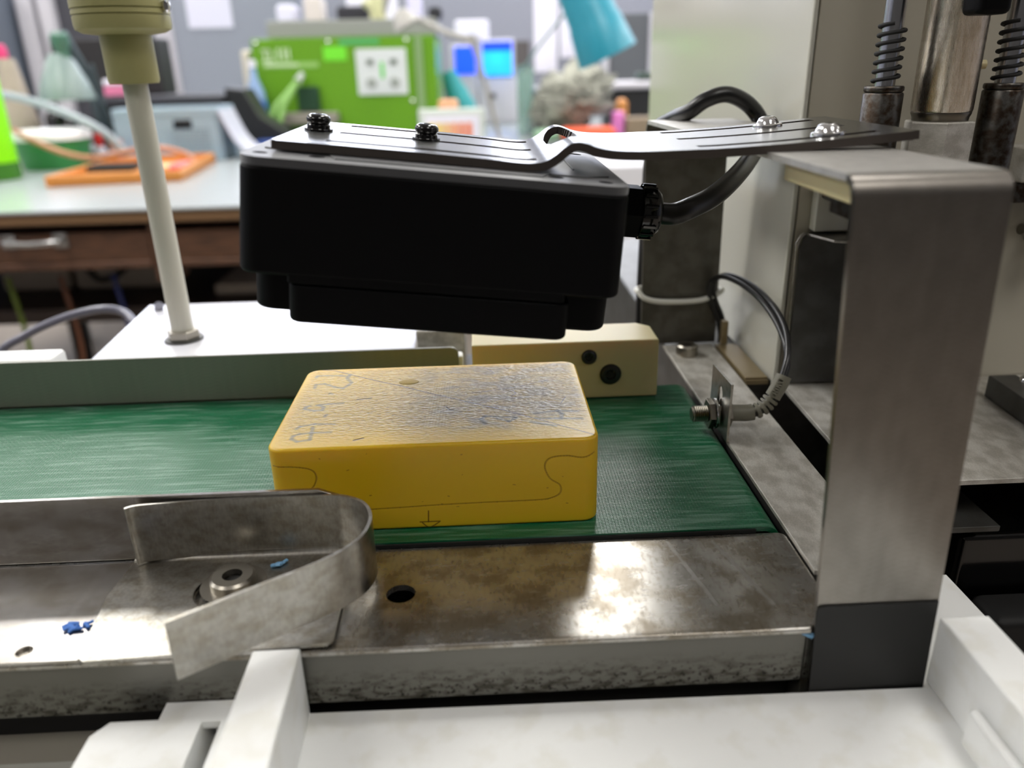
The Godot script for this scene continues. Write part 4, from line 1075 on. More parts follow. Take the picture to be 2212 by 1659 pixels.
const TOP := -0.12
func benches() -> void:
	var wood := mat(Color(0.4, 0.27, 0.19), 0.45)
	wood.albedo_texture = noise(61, 0.03, 4, G(0.6), G(1.0), 256); tri(wood, Vector3(1.5, 14, 14))
	var dark := mat(Color(0.16, 0.11, 0.09), 0.5)
	var edge := mat(Color(0.45, 0.34, 0.23), 0.5)
	var lam := mat(Color(0.62, 0.645, 0.655), 0.25)
	var d := thing("work_desk", "long brown wooden desk with a pale laminate top", "desk", Vector3(-1.4, -0.87, -2.45))
	part("desktop", gbox(Vector3(-2.4, TOP - 0.008, -3.12), Vector3(-0.36, TOP, -1.862), 0.002), lam, d)
	part("top_edge", gbox(Vector3(-2.4, TOP - 0.035, -3.11), Vector3(-0.362, TOP - 0.0081, -1.868), 0.003), edge, d)
	part("apron", gbox(Vector3(-2.36, TOP - 0.16, -3.05), Vector3(-0.42, TOP - 0.036, -1.95)), dark, d)
	for x in [[-1.62, -0.785], [-0.735, -0.42]]:
		var dr := part("drawer", gbox(Vector3(x[0], -0.262, -1.96), Vector3(x[1], -0.178, -1.885), 0.003), wood, d)
		part("drawer_lip", gbox(Vector3(x[0], -0.262, -1.884), Vector3(x[1], -0.246, -1.876), 0.003), wood, dr)
	var chrome := mat(Color(0.7, 0.7, 0.7), 0.25, 1.0)
	var hd := Geo.new()
	hd.tube(curve([Vector3(-1.11, -0.193, -1.884), Vector3(-1.105, -0.193, -1.862), Vector3(-1.06, -0.196, -1.858), Vector3(-1.04, -0.196, -1.858), Vector3(-0.99, -0.193, -1.862), Vector3(-0.985, -0.193, -1.884)], 5), 0.007, 12)
	hd.box(Vector3(-1.125, -0.21, -1.886), Vector3(-1.09, -0.176, -1.878), 0.003)
	hd.box(Vector3(-1.005, -0.21, -1.886), Vector3(-0.97, -0.176, -1.878), 0.003)
	part("drawer_handle", hd, chrome, d)
	part("divider", gbox(Vector3(-0.784, -0.3, -1.97), Vector3(-0.736, -0.156, -1.882), 0.003), wood, d)
	for x in [-2.34, -0.46]:
		for z in [-1.96, -3.05]: part("leg", gbox(Vector3(x - 0.03, -0.87, z - 0.03), Vector3(x + 0.03, TOP - 0.16, z + 0.03), 0.004), dark, d)
	part("shelf", gbox(Vector3(-2.34, -0.43, -3.0), Vector3(-0.46, -0.392, -2.0), 0.003), dark, d)
	var card := mat(Color(0.74, 0.69, 0.63), 0.7)
	bbox("white_carton", "pale carton on the shelf under the desk drawer handle", "box", -1.34, -1.155, -0.3915, -0.318, -2.45, -2.2, card, 0.006)
	var cb := bbox("white_carton", "longer pale carton under the desk beside the pole", "box", -1.138, -0.905, -0.3915, -0.318, -2.5, -2.2, card, 0.006)
	part("dark_tape", gtube(curve([Vector3(-1.1, -0.33, -2.196), Vector3(-1.07, -0.365, -2.195), Vector3(-1.02, -0.352, -2.195), Vector3(-0.985, -0.325, -2.196)], 5), 0.008, 8), M.pitch, cb)
	bbox("white_carton", "low pale carton under the end of the desk", "box", -0.72, -0.5, -0.3915, -0.36, -2.35, -2.08, card, 0.006)
	# chair base and cables under the desk
	var ch := thing("chair_base", "black swivel chair base on castors under the desk", "chair base", Vector3(-1.28, -0.87, -2.42))
	var arms := Geo.new()
	for k in 5:
		var a := TAU * k / 5.0 + 0.3
		arms.tube([Vector3(-1.28, -0.74, -2.42), Vector3(-1.28 + cos(a) * 0.27, -0.8, -2.42 + sin(a) * 0.27)], [0.035, 0.02], 10)
	part("star_base", arms, M.pitch, ch)
	for k in 5:
		var a := TAU * k / 5.0 + 0.3
		part("castor", glathe([Vector2(0, -0.02), Vector2(0.03, -0.02), Vector2(0.034, -0.012), Vector2(0.034, 0.012), Vector2(0.03, 0.02), Vector2(0, 0.02)], axis_x(Vector3(-1.28 + cos(a) * 0.27, -0.836, -2.42 + sin(a) * 0.27)), 20), M.gloss_black, ch)
	part("gas_column", gtube([Vector3(-1.28, -0.76, -2.42), Vector3(-1.28, -0.46, -2.42)], 0.026, 14), M.pitch, ch)
	var cols := [["blue", Color(0.1, 0.25, 0.6)], ["olive green", Color(0.35, 0.42, 0.1)], ["orange brown", Color(0.36, 0.2, 0.1)], ["dark blue", Color(0.06, 0.12, 0.35)]]
	for k in 4:
		var x := -1.32 + 0.13 * k
		solo("cable", gtube(curve([Vector3(x, -0.3, -1.98), Vector3(x + 0.03, -0.5, -1.94), Vector3(x - 0.04, -0.7, -1.96), Vector3(x + 0.02, -0.864, -1.9), Vector3(x + 0.15, -0.864, -1.85)], 6), 0.006, 8), mat(cols[k][1], 0.5), "%s cable hanging down in front of the desk shelf" % cols[k][0], "cable")
	var dust := bbox("waste_bin", "pale waste bin on the floor by the desk leg", "bin", -1.62, -1.4, -0.87, -0.45, -2.0, -1.78, card, 0.02)
	part("bin_rim", gbox(Vector3(-1.63, -0.47, -2.01), Vector3(-1.39, -0.445, -1.77), 0.01), card, dust)
	# far bench
	var f := thing("far_bench", "wide grey workshop bench along the back of the room", "bench", Vector3(0, -0.87, -3.95))
	var gm := mat(Color(0.55, 0.57, 0.57), 0.4)
	part("bench_top", gbox(Vector3(-1.75, TOP - 0.03, -4.75), Vector3(1.6, TOP, -3.16), 0.003), gm, f)
	for x in [-1.7, -0.1, 1.55]:
		for z in [-3.22, -4.7]: part("leg", gbox(Vector3(x - 0.03, -0.87, z - 0.03), Vector3(x + 0.03, TOP - 0.03, z + 0.03), 0.004), gm, f)
	part("back_board", gbox(Vector3(-1.7, -0.6, -4.72), Vector3(1.55, TOP - 0.031, -4.7)), dark, f)
	bbox("white_carton", "big white carton on the floor before the far bench", "box", 0.36, 0.86, -0.87, -0.16, -3.15, -2.75, mat(Color(0.8, 0.8, 0.82), 0.5), 0.01)
	# trolley seen between scanner and bracket leg
	var tr := thing("trolley", "small grey trolley behind the conveyor end", "trolley", Vector3(0.24, -0.87, -0.97))
	part("top_tray", gbox(Vector3(0.1, -0.125, -1.12), Vector3(0.42, -0.108, -0.86), 0.003), gm, tr)
	for x in [0.115, 0.405]:
		for z in [-1.1, -0.88]: part("leg", gbox(Vector3(x - 0.01, -0.87, z - 0.01), Vector3(x + 0.01, -0.1251, z + 0.01), 0.002), gm, tr)
	var wb := bbox("paper_box", "small white box with a yellow side on the trolley", "box", 0.165, 0.235, -0.1075, -0.068, -1.08, -0.96, card, 0.003)
	part("yellow_label", gbox(Vector3(0.1635, -0.1, -1.06), Vector3(0.1649, -0.075, -0.975)), mat(Color(0.8, 0.75, 0.3), 0.6), wb)
	desk_things()

func desk_things() -> void:
	# bright lime container
	var lime := mat(Color(0.62, 0.97, 0.04), 0.35)
	lime.backlight_enabled = true; lime.backlight = Color(0.5, 0.8, 0.05)
	var t := thing("lime_bottle", "tall fluorescent lime green bottle at the desk end", "bottle", Vector3(-1.52, TOP, -2.7))
	part("body", glathe([Vector2(0, 0.44), Vector2(0.024, 0.44), Vector2(0.03, 0.4), Vector2(0.066, 0.33), Vector2(0.074, 0.3), Vector2(0.076, 0.02), Vector2(0.076, 0.0)], at(Vector3(-1.465, TOP, -2.5)), 28), lime, t)
	part("dark_base", glathe([Vector2(0.077, 0.05), Vector2(0.078, 0.04), Vector2(0.078, 0.001), Vector2(0, 0.001)], at(Vector3(-1.465, TOP, -2.5)), 28), mat(Color(0.2, 0.45, 0.08), 0.4), t)
	var bb := thing("beige_bottle", "beige cone-shaped bottle with a pink cap", "bottle", Vector3(-1.475, TOP, -2.9))
	part("body", glathe([Vector2(0.0, 0.345), Vector2(0.026, 0.345), Vector2(0.032, 0.32), Vector2(0.052, 0.18), Vector2(0.08, 0.03), Vector2(0.08, 0.0), Vector2(0, 0.0)], at(Vector3(-1.63, TOP, -3.03)), 28), mat(Color(0.66, 0.61, 0.55), 0.5), bb)
	part("pink_cap", glathe([Vector2(0, 0.392), Vector2(0.018, 0.39), Vector2(0.024, 0.375), Vector2(0.024, 0.346), Vector2(0, 0.346)], at(Vector3(-1.645, TOP, -3.03)), 20), mat(Color(0.85, 0.2, 0.45), 0.5), bb)
	# green bowl with white rim
	var gb := thing("green_bowl", "round green tub with a bright white lid", "tub", Vector3(-1.49, TOP, -2.78))
	part("tub", glathe([Vector2(0.118, 0.092), Vector2(0.116, 0.085), Vector2(0.1, 0.0), Vector2(0, 0.0)], at(Vector3(-1.42, TOP, -2.8)), 40), mat(Color(0.2, 0.52, 0.27), 0.4), gb)
	part("lid", glathe([Vector2(0, 0.125), Vector2(0.105, 0.122), Vector2(0.122, 0.112), Vector2(0.124, 0.092), Vector2(0, 0.09)], at(Vector3(-1.42, TOP, -2.8)), 40), mat(Color(0.95, 0.95, 0.95), 0.3), gb)
	# orange tray
	var org := mat(Color(0.8, 0.52, 0.24), 0.4)
	var o := thing("orange_tray", "shallow orange tray holding small tools on the desk", "tray", Vector3(-1.02, TOP, -2.52))
	var og := Geo.new()
	var q := PackedVector2Array([Vector2(-1.195, -2.27), Vector2(-0.845, -2.33), Vector2(-0.905, -2.84), Vector2(-1.22, -2.76)])
	part("tray_floor", gprism(q, TOP + 0.0005, TOP + 0.01), org, o)
	for k in 4:
		var a: Vector2 = q[k]; var b: Vector2 = q[(k + 1) % 4]
		var nn := (b - a).orthogonal().normalized() * 0.012
		og.prism(PackedVector2Array([a, b, b + nn, a + nn]), TOP + 0.0005, TOP + 0.03, 0.003)
	part("tray_rim", og, org, o)
	var tl := thing("dark_tool", "flat dark tool lying in the orange tray", "tool", Vector3(-1.13, TOP, -2.55))
	part("body", gbox(Vector3(-1.2, TOP + 0.0105, -2.62), Vector3(-1.06, TOP + 0.028, -2.52), 0.004), M.pitch, tl)
	var fl := thing("eraser", "pink and peach rubber piece lying in the orange tray", "rubber", Vector3(-0.92, TOP, -2.52))
	part("body", gbox(Vector3(-1.02, TOP + 0.0105, -2.56), Vector3(-0.93, TOP + 0.03, -2.46), 0.008), mat(Color(0.93, 0.72, 0.52), 0.5), fl)
	part("pink_end", gbox(Vector3(-0.93, TOP + 0.0105, -2.56), Vector3(-0.885, TOP + 0.034, -2.46), 0.008), mat(Color(0.9, 0.45, 0.45), 0.5), fl)
	# bottles
	for e in [[-1.3, -2.87, 0.022, Color(0.85, 0.84, 0.88), Color(0.75, 0.15, 0.14), 0.1, "slim white bottle with a red cap behind the orange tray"], [-1.235, -2.85, 0.035, Color(0.82, 0.82, 0.9), Color(0.8, 0.55, 0.5), 0.08, "squat white and blue jar with a pinkish lid"]]:
		var b := thing("bottle", e[6], "bottle", Vector3(e[0], TOP, e[1]))
		var r: float = e[2]; var h: float = e[5]
		part("body", glathe([Vector2(r * 0.55, h * 0.6), Vector2(r * 0.8, h * 0.52), Vector2(r, h * 0.42), Vector2(r, 0.004), Vector2(0, 0)], at(Vector3(e[0], TOP, e[1])), 24), mat(e[3], 0.3), b)
		part("cap", glathe([Vector2(0, h), Vector2(r * 0.6, h), Vector2(r * 0.66, h * 0.9), Vector2(r * 0.66, h * 0.6), Vector2(0, h * 0.6)], at(Vector3(e[0], TOP, e[1])), 20), mat(e[4], 0.4), b)
		if r > 0.03: part("blue_label", glathe([Vector2(r * 1.02, h * 0.4), Vector2(r * 1.02, h * 0.1)], at(Vector3(e[0], TOP, e[1])), 24), mat(Color(0.4, 0.52, 0.78), 0.5), b)
	# orange air hose looping over the tray
	solo("air_hose", gtube(curve([Vector3(-1.46, 0.01, -2.66), Vector3(-1.4, -0.02, -2.64), Vector3(-1.3, -0.06, -2.62), Vector3(-1.2, -0.075, -2.6), Vector3(-1.1, -0.06, -2.6), Vector3(-1.0, -0.05, -2.6), Vector3(-0.92, -0.07, -2.6), Vector3(-0.88, -0.1, -2.58)], 8), 0.009, 12), mat(Color(0.72, 0.5, 0.38), 0.35), "orange air hose looped from the tub into the tray", "hose")
	# perforated crate
	var cr := thing("basket", "pale blue grey plastic basket with a perforated front", "basket", Vector3(-1.08, TOP, -2.99))
	var pb := mat(Color(0.6, 0.68, 0.74), 0.45)
	var shell := Geo.new()
	shell.box(Vector3(-1.24, TOP + 0.0005, -3.08), Vector3(-0.9, TOP + 0.008, -2.9), 0.002)
	shell.box(Vector3(-1.25, TOP + 0.0005, -3.085), Vector3(-0.89, 0.055, -3.075), 0.002)
	for x in [-1.25, -0.9]: shell.box(Vector3(x, TOP + 0.0005, -3.08), Vector3(x + 0.01, 0.055, -2.9), 0.002)
	shell.box(Vector3(-1.25, 0.028, -2.905), Vector3(-0.89, 0.055, -2.893), 0.003)
	shell.box(Vector3(-1.25, TOP + 0.0005, -2.903), Vector3(-1.09, 0.028, -2.895), 0.002)
	part("shell", shell, pb, cr)
	var ms := Geo.new()
	ms.sheet(func(s: float, w: float) -> Vector3: return Vector3(lerpf(-1.09, -0.9, s), lerpf(TOP + 0.002, 0.028, w), -2.899), span(0, 1, 38), span(0, 1, 28), 0.004, func(s: float, w: float) -> bool:
		if s > 0.22 and s < 0.55 and w > 0.72 and w < 0.92: return false
		if w > 0.7 or s > 0.86 or s < 0.04: return true
		return int(s * 38) % 2 == 0 or int(w * 28) % 2 == 0)
	part("perforated_front", ms, pb, cr)
	bbox("black_pouch", "black pouch lying inside the pale blue basket", "pouch", -1.075, -0.93, TOP + 0.0085, 0.02, -3.04, -2.93, M.pitch, 0.02)
	solo("green_file", gbox(Vector3(-1.225, TOP + 0.009, -3.02), Vector3(-1.13, 0.052, -2.92), 0.004), mat(Color(0.42, 0.55, 0.5), 0.5), "grey green file box standing in the basket", "box")
	var cv := thing("paper_sheet", "curled white plastic sheet leaning on the end of the basket", "sheet", Vector3(-0.83, TOP, -2.95))
	var cs := Geo.new()
	var cp := curve([Vector2(-0.885, 0.045), Vector2(-0.868, 0.0), Vector2(-0.845, -0.05), Vector2(-0.81, -0.09), Vector2(-0.765, -0.108), Vector2(-0.7, -0.112)], 5)
	cs.sheet(func(s: float, w: float) -> Vector3:
		var i := int(floor(s)); var j := mini(i + 1, cp.size() - 1)
		var p2: Vector2 = cp[i].lerp(cp[j], s - i)
		return Vector3(p2.x, p2.y, w), span(0, cp.size() - 1, cp.size() - 1), [-2.88, -3.06], 0.006)
	part("sheet", cs, mat(Color(0.78, 0.78, 0.84), 0.4), cv)
	# desk lamp with grey green shade
	var lm := mat(Color(0.5, 0.57, 0.56), 0.35)
	var lt := mat(Color(0.33, 0.38, 0.4), 0.4, 0.5)
	var l := thing("desk_lamp", "grey green articulated desk lamp leaning over the desk", "lamp", Vector3(-1.27, TOP, -3.0))
	part("base", glathe([Vector2(0, 0.03), Vector2(0.06, 0.028), Vector2(0.075, 0.012), Vector2(0.075, 0.0005), Vector2(0, 0.0005)], at(Vector3(-1.345, TOP, -3.02)), 28), M.pitch, l)
	part("arm", gtube([Vector3(-1.335, TOP + 0.02, -3.02), Vector3(-1.345, 0.18, -2.98), Vector3(-1.37, 0.3, -2.93)], [0.016, 0.015, 0.012], 12), lt, l)
	part("arm", gtube([Vector3(-1.31, TOP + 0.02, -3.02), Vector3(-1.32, 0.2, -2.98)], 0.007, 10), lt, l)
	part("knob", glathe([Vector2(0, 0.1), Vector2(0.02, 0.1), Vector2(0.03, 0.09), Vector2(0.03, 0.06), Vector2(0.022, 0.05), Vector2(0.024, 0.0), Vector2(0, 0)], at(Vector3(-1.37, 0.2, -2.9)), 20), mat(Color(0.3, 0.46, 0.4), 0.35), l)
	part("shade", glathe([Vector2(0.026, 0.215), Vector2(0.045, 0.19), Vector2(0.075, 0.12), Vector2(0.088, 0.075), Vector2(0.088, 0.07), Vector2(0.072, 0.115), Vector2(0.04, 0.188)], Transform3D(Basis(), Vector3(-1.385, 0.02, -2.9)), 32), lm, l)
	solo("grey_strap", gtube(curve([Vector3(-1.62, 0.12, -2.86), Vector3(-1.5, 0.1, -2.82), Vector3(-1.4, 0.07, -2.8), Vector3(-1.3, 0.03, -2.78), Vector3(-1.22, -0.02, -2.77), Vector3(-1.17, -0.09, -2.78), Vector3(-1.16, -0.112, -2.79)], 6), 0.013, 10), mat(Color(0.6, 0.64, 0.67), 0.3), "pale grey flexible tube arching over the green tub", "tube")
	var sp := thing("speaker", "small round black speaker behind the green tub", "speaker", Vector3(-1.35, TOP, -2.98))
	part("body", glathe([Vector2(0, 0.17), Vector2(0.042, 0.168), Vector2(0.052, 0.15), Vector2(0.055, 0.04), Vector2(0.05, 0.0005), Vector2(0, 0.0005)], at(Vector3(-1.485, TOP, -3.03)), 28), M.gloss_black, sp)

func far_things() -> void:
	var black := mat(Color(0.09, 0.09, 0.1), 0.5)
	var dk := mat(Color(0.25, 0.25, 0.28), 0.5)
	var pale := mat(Color(0.78, 0.77, 0.8), 0.5)
	var wht := mat(Color(0.93, 0.92, 0.97), 0.5)
	# door recess, frames and panels against the back wall
	var dr := Node3D.new()
	dr.name = "door_1"; dr.set_meta("kind", "structure"); add_child(dr)
	part("door_leaf", gbox(Vector3(-2.52, -0.87, -5.2), Vector3(-1.87, 1.2, -5.16), 0.003), dk, dr)
	part("door_frame", gbox(Vector3(-2.62, -0.87, -5.2), Vector3(-2.53, 1.28, -5.1), 0.004), pale, dr)
	part("door_frame", gbox(Vector3(-2.5, -0.87, -5.2), Vector3(-2.42, 1.28, -5.1), 0.004), pale, dr)
	part("door_frame", gbox(Vector3(-1.86, -0.87, -5.2), Vector3(-1.68, 1.28, -5.08), 0.004), pale, dr)
	part("door_head", gbox(Vector3(-2.62, 1.2, -5.2), Vector3(-1.68, 1.3, -5.1), 0.004), pale, dr)
	var lk := thing("locker", "tall blue grey locker with a white notice", "locker", Vector3(-1.3, -0.87, -4.97))
	part("body", gbox(Vector3(-1.66, -0.87, -5.16), Vector3(-0.95, 0.64, -4.82), 0.006), mat(Color(0.54, 0.56, 0.61), 0.5), lk)
	part("locker_door", gbox(Vector3(-1.64, 0.04, -4.819), Vector3(-0.97, 0.62, -4.805), 0.004), mat(Color(0.54, 0.56, 0.61), 0.5), lk)
	solo("notice", gbox(Vector3(-1.56, 0.39, -4.804), Vector3(-1.32, 0.56, -4.8)), mat(Color(0.83, 0.83, 0.9), 0.7), "white paper notice on the blue grey locker", "notice")
	bbox("locker", "dark blue grey locker beyond the lamp in the corner", "locker", -3.6, -2.66, -0.87, 0.64, -5.16, -4.9, mat(Color(0.4, 0.43, 0.48), 0.5), 0.006)
	# dark monitor-like cabinet and clutter behind the basket
	var cb := thing("equipment_rack", "low black equipment rack behind the basket", "rack", Vector3(-1.2, TOP, -3.4))
	part("body", gbox(Vector3(-1.47, TOP + 0.0005, -3.6), Vector3(-0.98, 0.055, -3.3), 0.006), black, cb)
	part("top_shelf", gbox(Vector3(-1.5, 0.0555, -3.65), Vector3(-0.978, 0.085, -3.28), 0.004), dk, cb)
	part("upright_panel", gbox(Vector3(-1.7, 0.0855, -3.66), Vector3(-1.28, 0.3, -3.5), 0.006), mat(Color(0.13, 0.12, 0.13), 0.5), cb)
	var pk := bbox("tissue_box", "pink box with a white top on the black rack", "box", -1.445, -1.345, 0.086, 0.125, -3.42, -3.32, mat(Color(0.88, 0.5, 0.65), 0.5), 0.006)
	part("white_top", gbox(Vector3(-1.444, 0.1252, -3.42), Vector3(-1.346, 0.148, -3.32), 0.006), wht, pk)
	var ds := thing("dark_machine", "black slanted machine beside the basket", "machine", Vector3(-0.97, TOP, -3.3))
	part("body", gprism(PackedVector2Array([Vector2(-0.97, -0.119), Vector2(-0.74, -0.119), Vector2(-0.76, -0.06), Vector2(-0.85, 0.0), Vector2(-0.9, 0.1), Vector2(-0.97, 0.11)]), 0.0, 0.16, 0.005, Transform3D(Basis(Vector3(1, 0, 0), Vector3(0, 0, 1), Vector3(0, 1, 0)), Vector3(0, 0, -3.44))), black, ds)
	part("blue_box", gbox(Vector3(-0.86, TOP + 0.0005, -3.27), Vector3(-0.78, -0.085, -3.2), 0.004), mat(Color(0.16, 0.3, 0.6), 0.4), ds)
	var bt := thing("water_bottle", "clear blue water bottle beside the green machine", "bottle", Vector3(-0.99, TOP, -3.62))
	part("body", glathe([Vector2(0.012, 0.3), Vector2(0.016, 0.26), Vector2(0.038, 0.2), Vector2(0.04, 0.005), Vector2(0.036, 0.0005), Vector2(0, 0.0005)], at(Vector3(-0.935, TOP, -3.6)), 28), mat(Color(0.55, 0.66, 0.82), 0.2), bt)
	part("cap", glathe([Vector2(0, 0.33), Vector2(0.015, 0.33), Vector2(0.016, 0.301), Vector2(0, 0.3)], at(Vector3(-0.935, TOP, -3.6)), 20), wht, bt)
	part("sleeve", glathe([Vector2(0.0405, 0.17), Vector2(0.041, 0.165), Vector2(0.041, 0.08), Vector2(0.0405, 0.075)], at(Vector3(-0.935, TOP, -3.6)), 28), mat(Color(0.3, 0.48, 0.8), 0.4), bt)
	var wp := bbox("paper_roll", "cream paper tube standing beside the green machine", "paper tube", -1.005, -0.965, TOP + 0.0005, 0.25, -3.8, -3.7, mat(Color(0.85, 0.82, 0.76), 0.6), 0.01)
	green_machine()
	# small framed colour chart
	var wf := thing("display_frame", "white framed panel with yellow and orange bars", "display", Vector3(-0.1, TOP, -3.25))
	part("panel", gbox(Vector3(-0.23, TOP + 0.0005, -3.29), Vector3(0.029, 0.013, -3.255), 0.006), mat(Color(0.84, 0.87, 0.84), 0.4), wf)
	part("inner_panel", gbox(Vector3(-0.205, -0.105, -3.2549), Vector3(0.008, -0.012, -3.252), 0.003), wht, wf)
	for k in 6:
		var x := -0.19 + 0.029 * k
		part("colour_bar", gbox(Vector3(x, -0.095, -3.2519), Vector3(x + 0.022, -0.04, -3.25), 0.001), mat([Color(0.93, 0.83, 0.35), Color(0.94, 0.8, 0.35), Color(0.94, 0.72, 0.38), Color(0.95, 0.6, 0.33), Color(0.93, 0.52, 0.3), Color(0.93, 0.5, 0.3)][k], 0.5), wf)
	# instrument with two blue screens
	var im := thing("instrument", "pale instrument cabinet with a bright blue screen", "instrument", Vector3(0.11, TOP, -4.4))
	part("body", gbox(Vector3(0.01, TOP + 0.0005, -4.65), Vector3(0.215, 0.11, -4.42), 0.01), pale, im)
	part("screen_head", gbox(Vector3(0.02, 0.1105, -4.6), Vector3(0.205, 0.293, -4.42), 0.008), pale, im)
	var sc := glow(Color(0.08, 0.55, 0.95), 0.9)
	part("screen", gbox(Vector3(0.039, 0.115, -4.4199), Vector3(0.19, 0.278, -4.41), 0.002), sc, im)
	part("screen_band", gbox(Vector3(0.039, 0.235, -4.4098), Vector3(0.19, 0.278, -4.407), 0.001), glow(Color(0.02, 0.2, 0.9), 0.8), im)
	part("slot", gbox(Vector3(0.07, 0.005, -4.4199), Vector3(0.1, 0.03, -4.41), 0.001), M.pitch, im)
	var i2 := thing("instrument", "smaller instrument with a deep blue screen beside the grey arm", "instrument", Vector3(-0.05, TOP, -4.45))
	part("body", gbox(Vector3(-0.13, TOP + 0.0005, -4.65), Vector3(0.005, 0.27, -4.42), 0.008), pale, i2)
	part("screen", gbox(Vector3(-0.105, 0.127, -4.4199), Vector3(0.0, 0.258, -4.41), 0.002), glow(Color(0.03, 0.26, 0.95), 0.8), i2)
	for e in [[Vector3(0.03, 0.0, -4.38), 0.25, Color(0.16, 0.5, 1.0)]]:
		var ol := OmniLight3D.new()
		ol.name = "screen_light"; ol.light_color = e[2]; ol.light_energy = 0.01; ol.omni_range = 6.0; ol.omni_attenuation = 2.0; ol.light_size = 0.06; ol.shadow_enabled = true
		ol.position = Vector3(0.11, 0.2, -4.38) - Vector3(0.11, TOP, -4.4)
		im.add_child(ol)
	bbox("white_box", "white box on top of the blue screen instruments", "box", -0.1, 0.075, 0.2935, 0.385, -4.6, -4.45, wht, 0.01)
	# cloths
	var tc := Geo.new()
	var tp := mat(Color(0.18, 0.58, 0.6), 0.7)
	var cc := curve([Vector3(-0.125, 0.14, -3.86), Vector3(-0.1, 0.07, -3.84), Vector3(-0.07, 0.01, -3.82), Vector3(-0.03, -0.06, -3.8), Vector3(0.0, -0.105, -3.78)], 5)
	tc.tube(cc, [0.03, 0.034, 0.036, 0.04, 0.044, 0.046, 0.05, 0.054, 0.052, 0.05, 0.054, 0.056, 0.052, 0.048, 0.046, 0.044, 0.04, 0.036, 0.03, 0.024, 0.015], 14)
	solo("teal_cloth", tc, tp, "draped teal cloth beside the green machine", "cloth")
	bbox("peach_box", "small peach coloured box under the teal cloth", "box", -0.165, -0.08, TOP + 0.0005, 0.035, -3.62, -3.54, mat(Color(0.92, 0.68, 0.52), 0.6), 0.01)
	# grey reading-lamp arm
	var ga := thing("reading_lamp", "thin grey jointed lamp arm standing before the screens", "lamp arm", Vector3(0.07, TOP, -3.3))
	var am := mat(Color(0.66, 0.65, 0.63), 0.4)
	part("foot", glathe([Vector2(0, 0.02), Vector2(0.04, 0.018), Vector2(0.045, 0.0005), Vector2(0, 0.0005)], at(Vector3(0.085, TOP, -3.24)), 24), am, ga)
	part("lower_arm", gtube([Vector3(0.085, TOP + 0.018, -3.24), Vector3(0.03, 0.12, -3.2), Vector3(-0.012, 0.255, -3.16)], 0.009, 12), am, ga)
	part("upper_arm", gtube([Vector3(-0.012, 0.255, -3.16), Vector3(-0.1, 0.28, -3.2), Vector3(-0.22, 0.34, -3.25)], 0.011, 12), am, ga)
	part("joint", glathe([Vector2(0, -0.016), Vector2(0.018, -0.016), Vector2(0.018, 0.016), Vector2(0, 0.016)], axis_z(Vector3(-0.012, 0.255, -3.16)), 20), am, ga)
	part("head", glathe([Vector2(0.02, 0.06), Vector2(0.03, 0.05), Vector2(0.055, 0.0), Vector2(0.05, 0.0), Vector2(0.02, 0.05)], Transform3D(Basis(Vector3.BACK, 0.5), Vector3(-0.25, 0.31, -3.25)), 24), am, ga)
	# teal lamp
	var tl := thing("teal_lamp", "bright teal lamp head on a long arm", "lamp", Vector3(0.6, TOP, -2.9))
	var tm := mat(Color(0.16, 0.55, 0.64), 0.35)
	var hx := Transform3D(Basis(Vector3.BACK, 0.42), Vector3(0.405, 0.185, -2.6))
	part("shade", glathe([Vector2(0.0, 0.3), Vector2(0.055, 0.295), Vector2(0.07, 0.26), Vector2(0.076, 0.112), Vector2(0.08, 0.104), Vector2(0.093, 0.0), Vector2(0.086, 0.0), Vector2(0.072, 0.1), Vector2(0.03, 0.12)], hx, 32), tm, tl)
	part("stripe", gbox(Vector3(-0.012, 0.03, 0.078), Vector3(0.008, 0.2, 0.086), 0.003), mat(Color(0.4, 0.75, 0.82), 0.4), tl).transform = tl.transform.affine_inverse() * hx * Transform3D(Basis(Vector3.RIGHT, -0.16), Vector3(0, 0, 0))
	part("arm", gtube([Vector3(0.36, 0.42, -2.62), Vector3(0.5, 0.62, -2.8), Vector3(1.0, 0.3, -3.3), Vector3(1.05, TOP + 0.02, -3.35)], 0.01, 10), tm, tl)
	part("base", glathe([Vector2(0, 0.03), Vector2(0.08, 0.026), Vector2(0.09, 0.0005), Vector2(0, 0.0005)], at(Vector3(1.05, TOP, -3.35)), 28), tm, tl)
	part("thin_rod", gtube([Vector3(0.36, 0.4, -2.6), Vector3(0.2, 0.22, -2.65), Vector3(0.14, 0.14, -2.7)], 0.004, 8), mat(Color(0.4, 0.55, 0.55), 0.4), tl)
	# bundle of white cloth on an orange bag
	var bd := Geo.new()
	var fn := FastNoiseLite.new()
	fn.seed = 4; fn.frequency = 1.7; fn.fractal_octaves = 3
	var ns := 40; var nr := 20
	var pos := []
	for i in nr + 1:
		var row := []
		for j in ns:
			var th := PI * i / nr; var ph := TAU * j / ns
			var d := Vector3(sin(th) * cos(ph), cos(th), sin(th) * sin(ph))
			var fold: float = 1.0 + 0.62 * fn.get_noise_3d(d.x, d.y * 1.6, d.z) + 0.1 * sin(d.y * 9.0 + d.x * 5.0)
			var lean := 0.05 * d.y
			row.append(Vector3(0.395 + lean, 0.035, -3.45) + Vector3(d.x * 0.15, d.y * 0.12, d.z * 0.11) * fold)
		pos.append(row)
	for i in nr:
		for j in ns:
			var k := (j + 1) % ns
			var c := Vector3(0.395, 0.035, -3.45)
			var a: Vector3 = pos[i][j]; var b: Vector3 = pos[i][k]; var e: Vector3 = pos[i + 1][k]; var f: Vector3 = pos[i + 1][j]
			bd.quad(a, b, e, f, (a - c).normalized(), (b - c).normalized(), (e - c).normalized(), (f - c).normalized())
	var clo := mat(Color(0.68, 0.68, 0.63), 0.85)
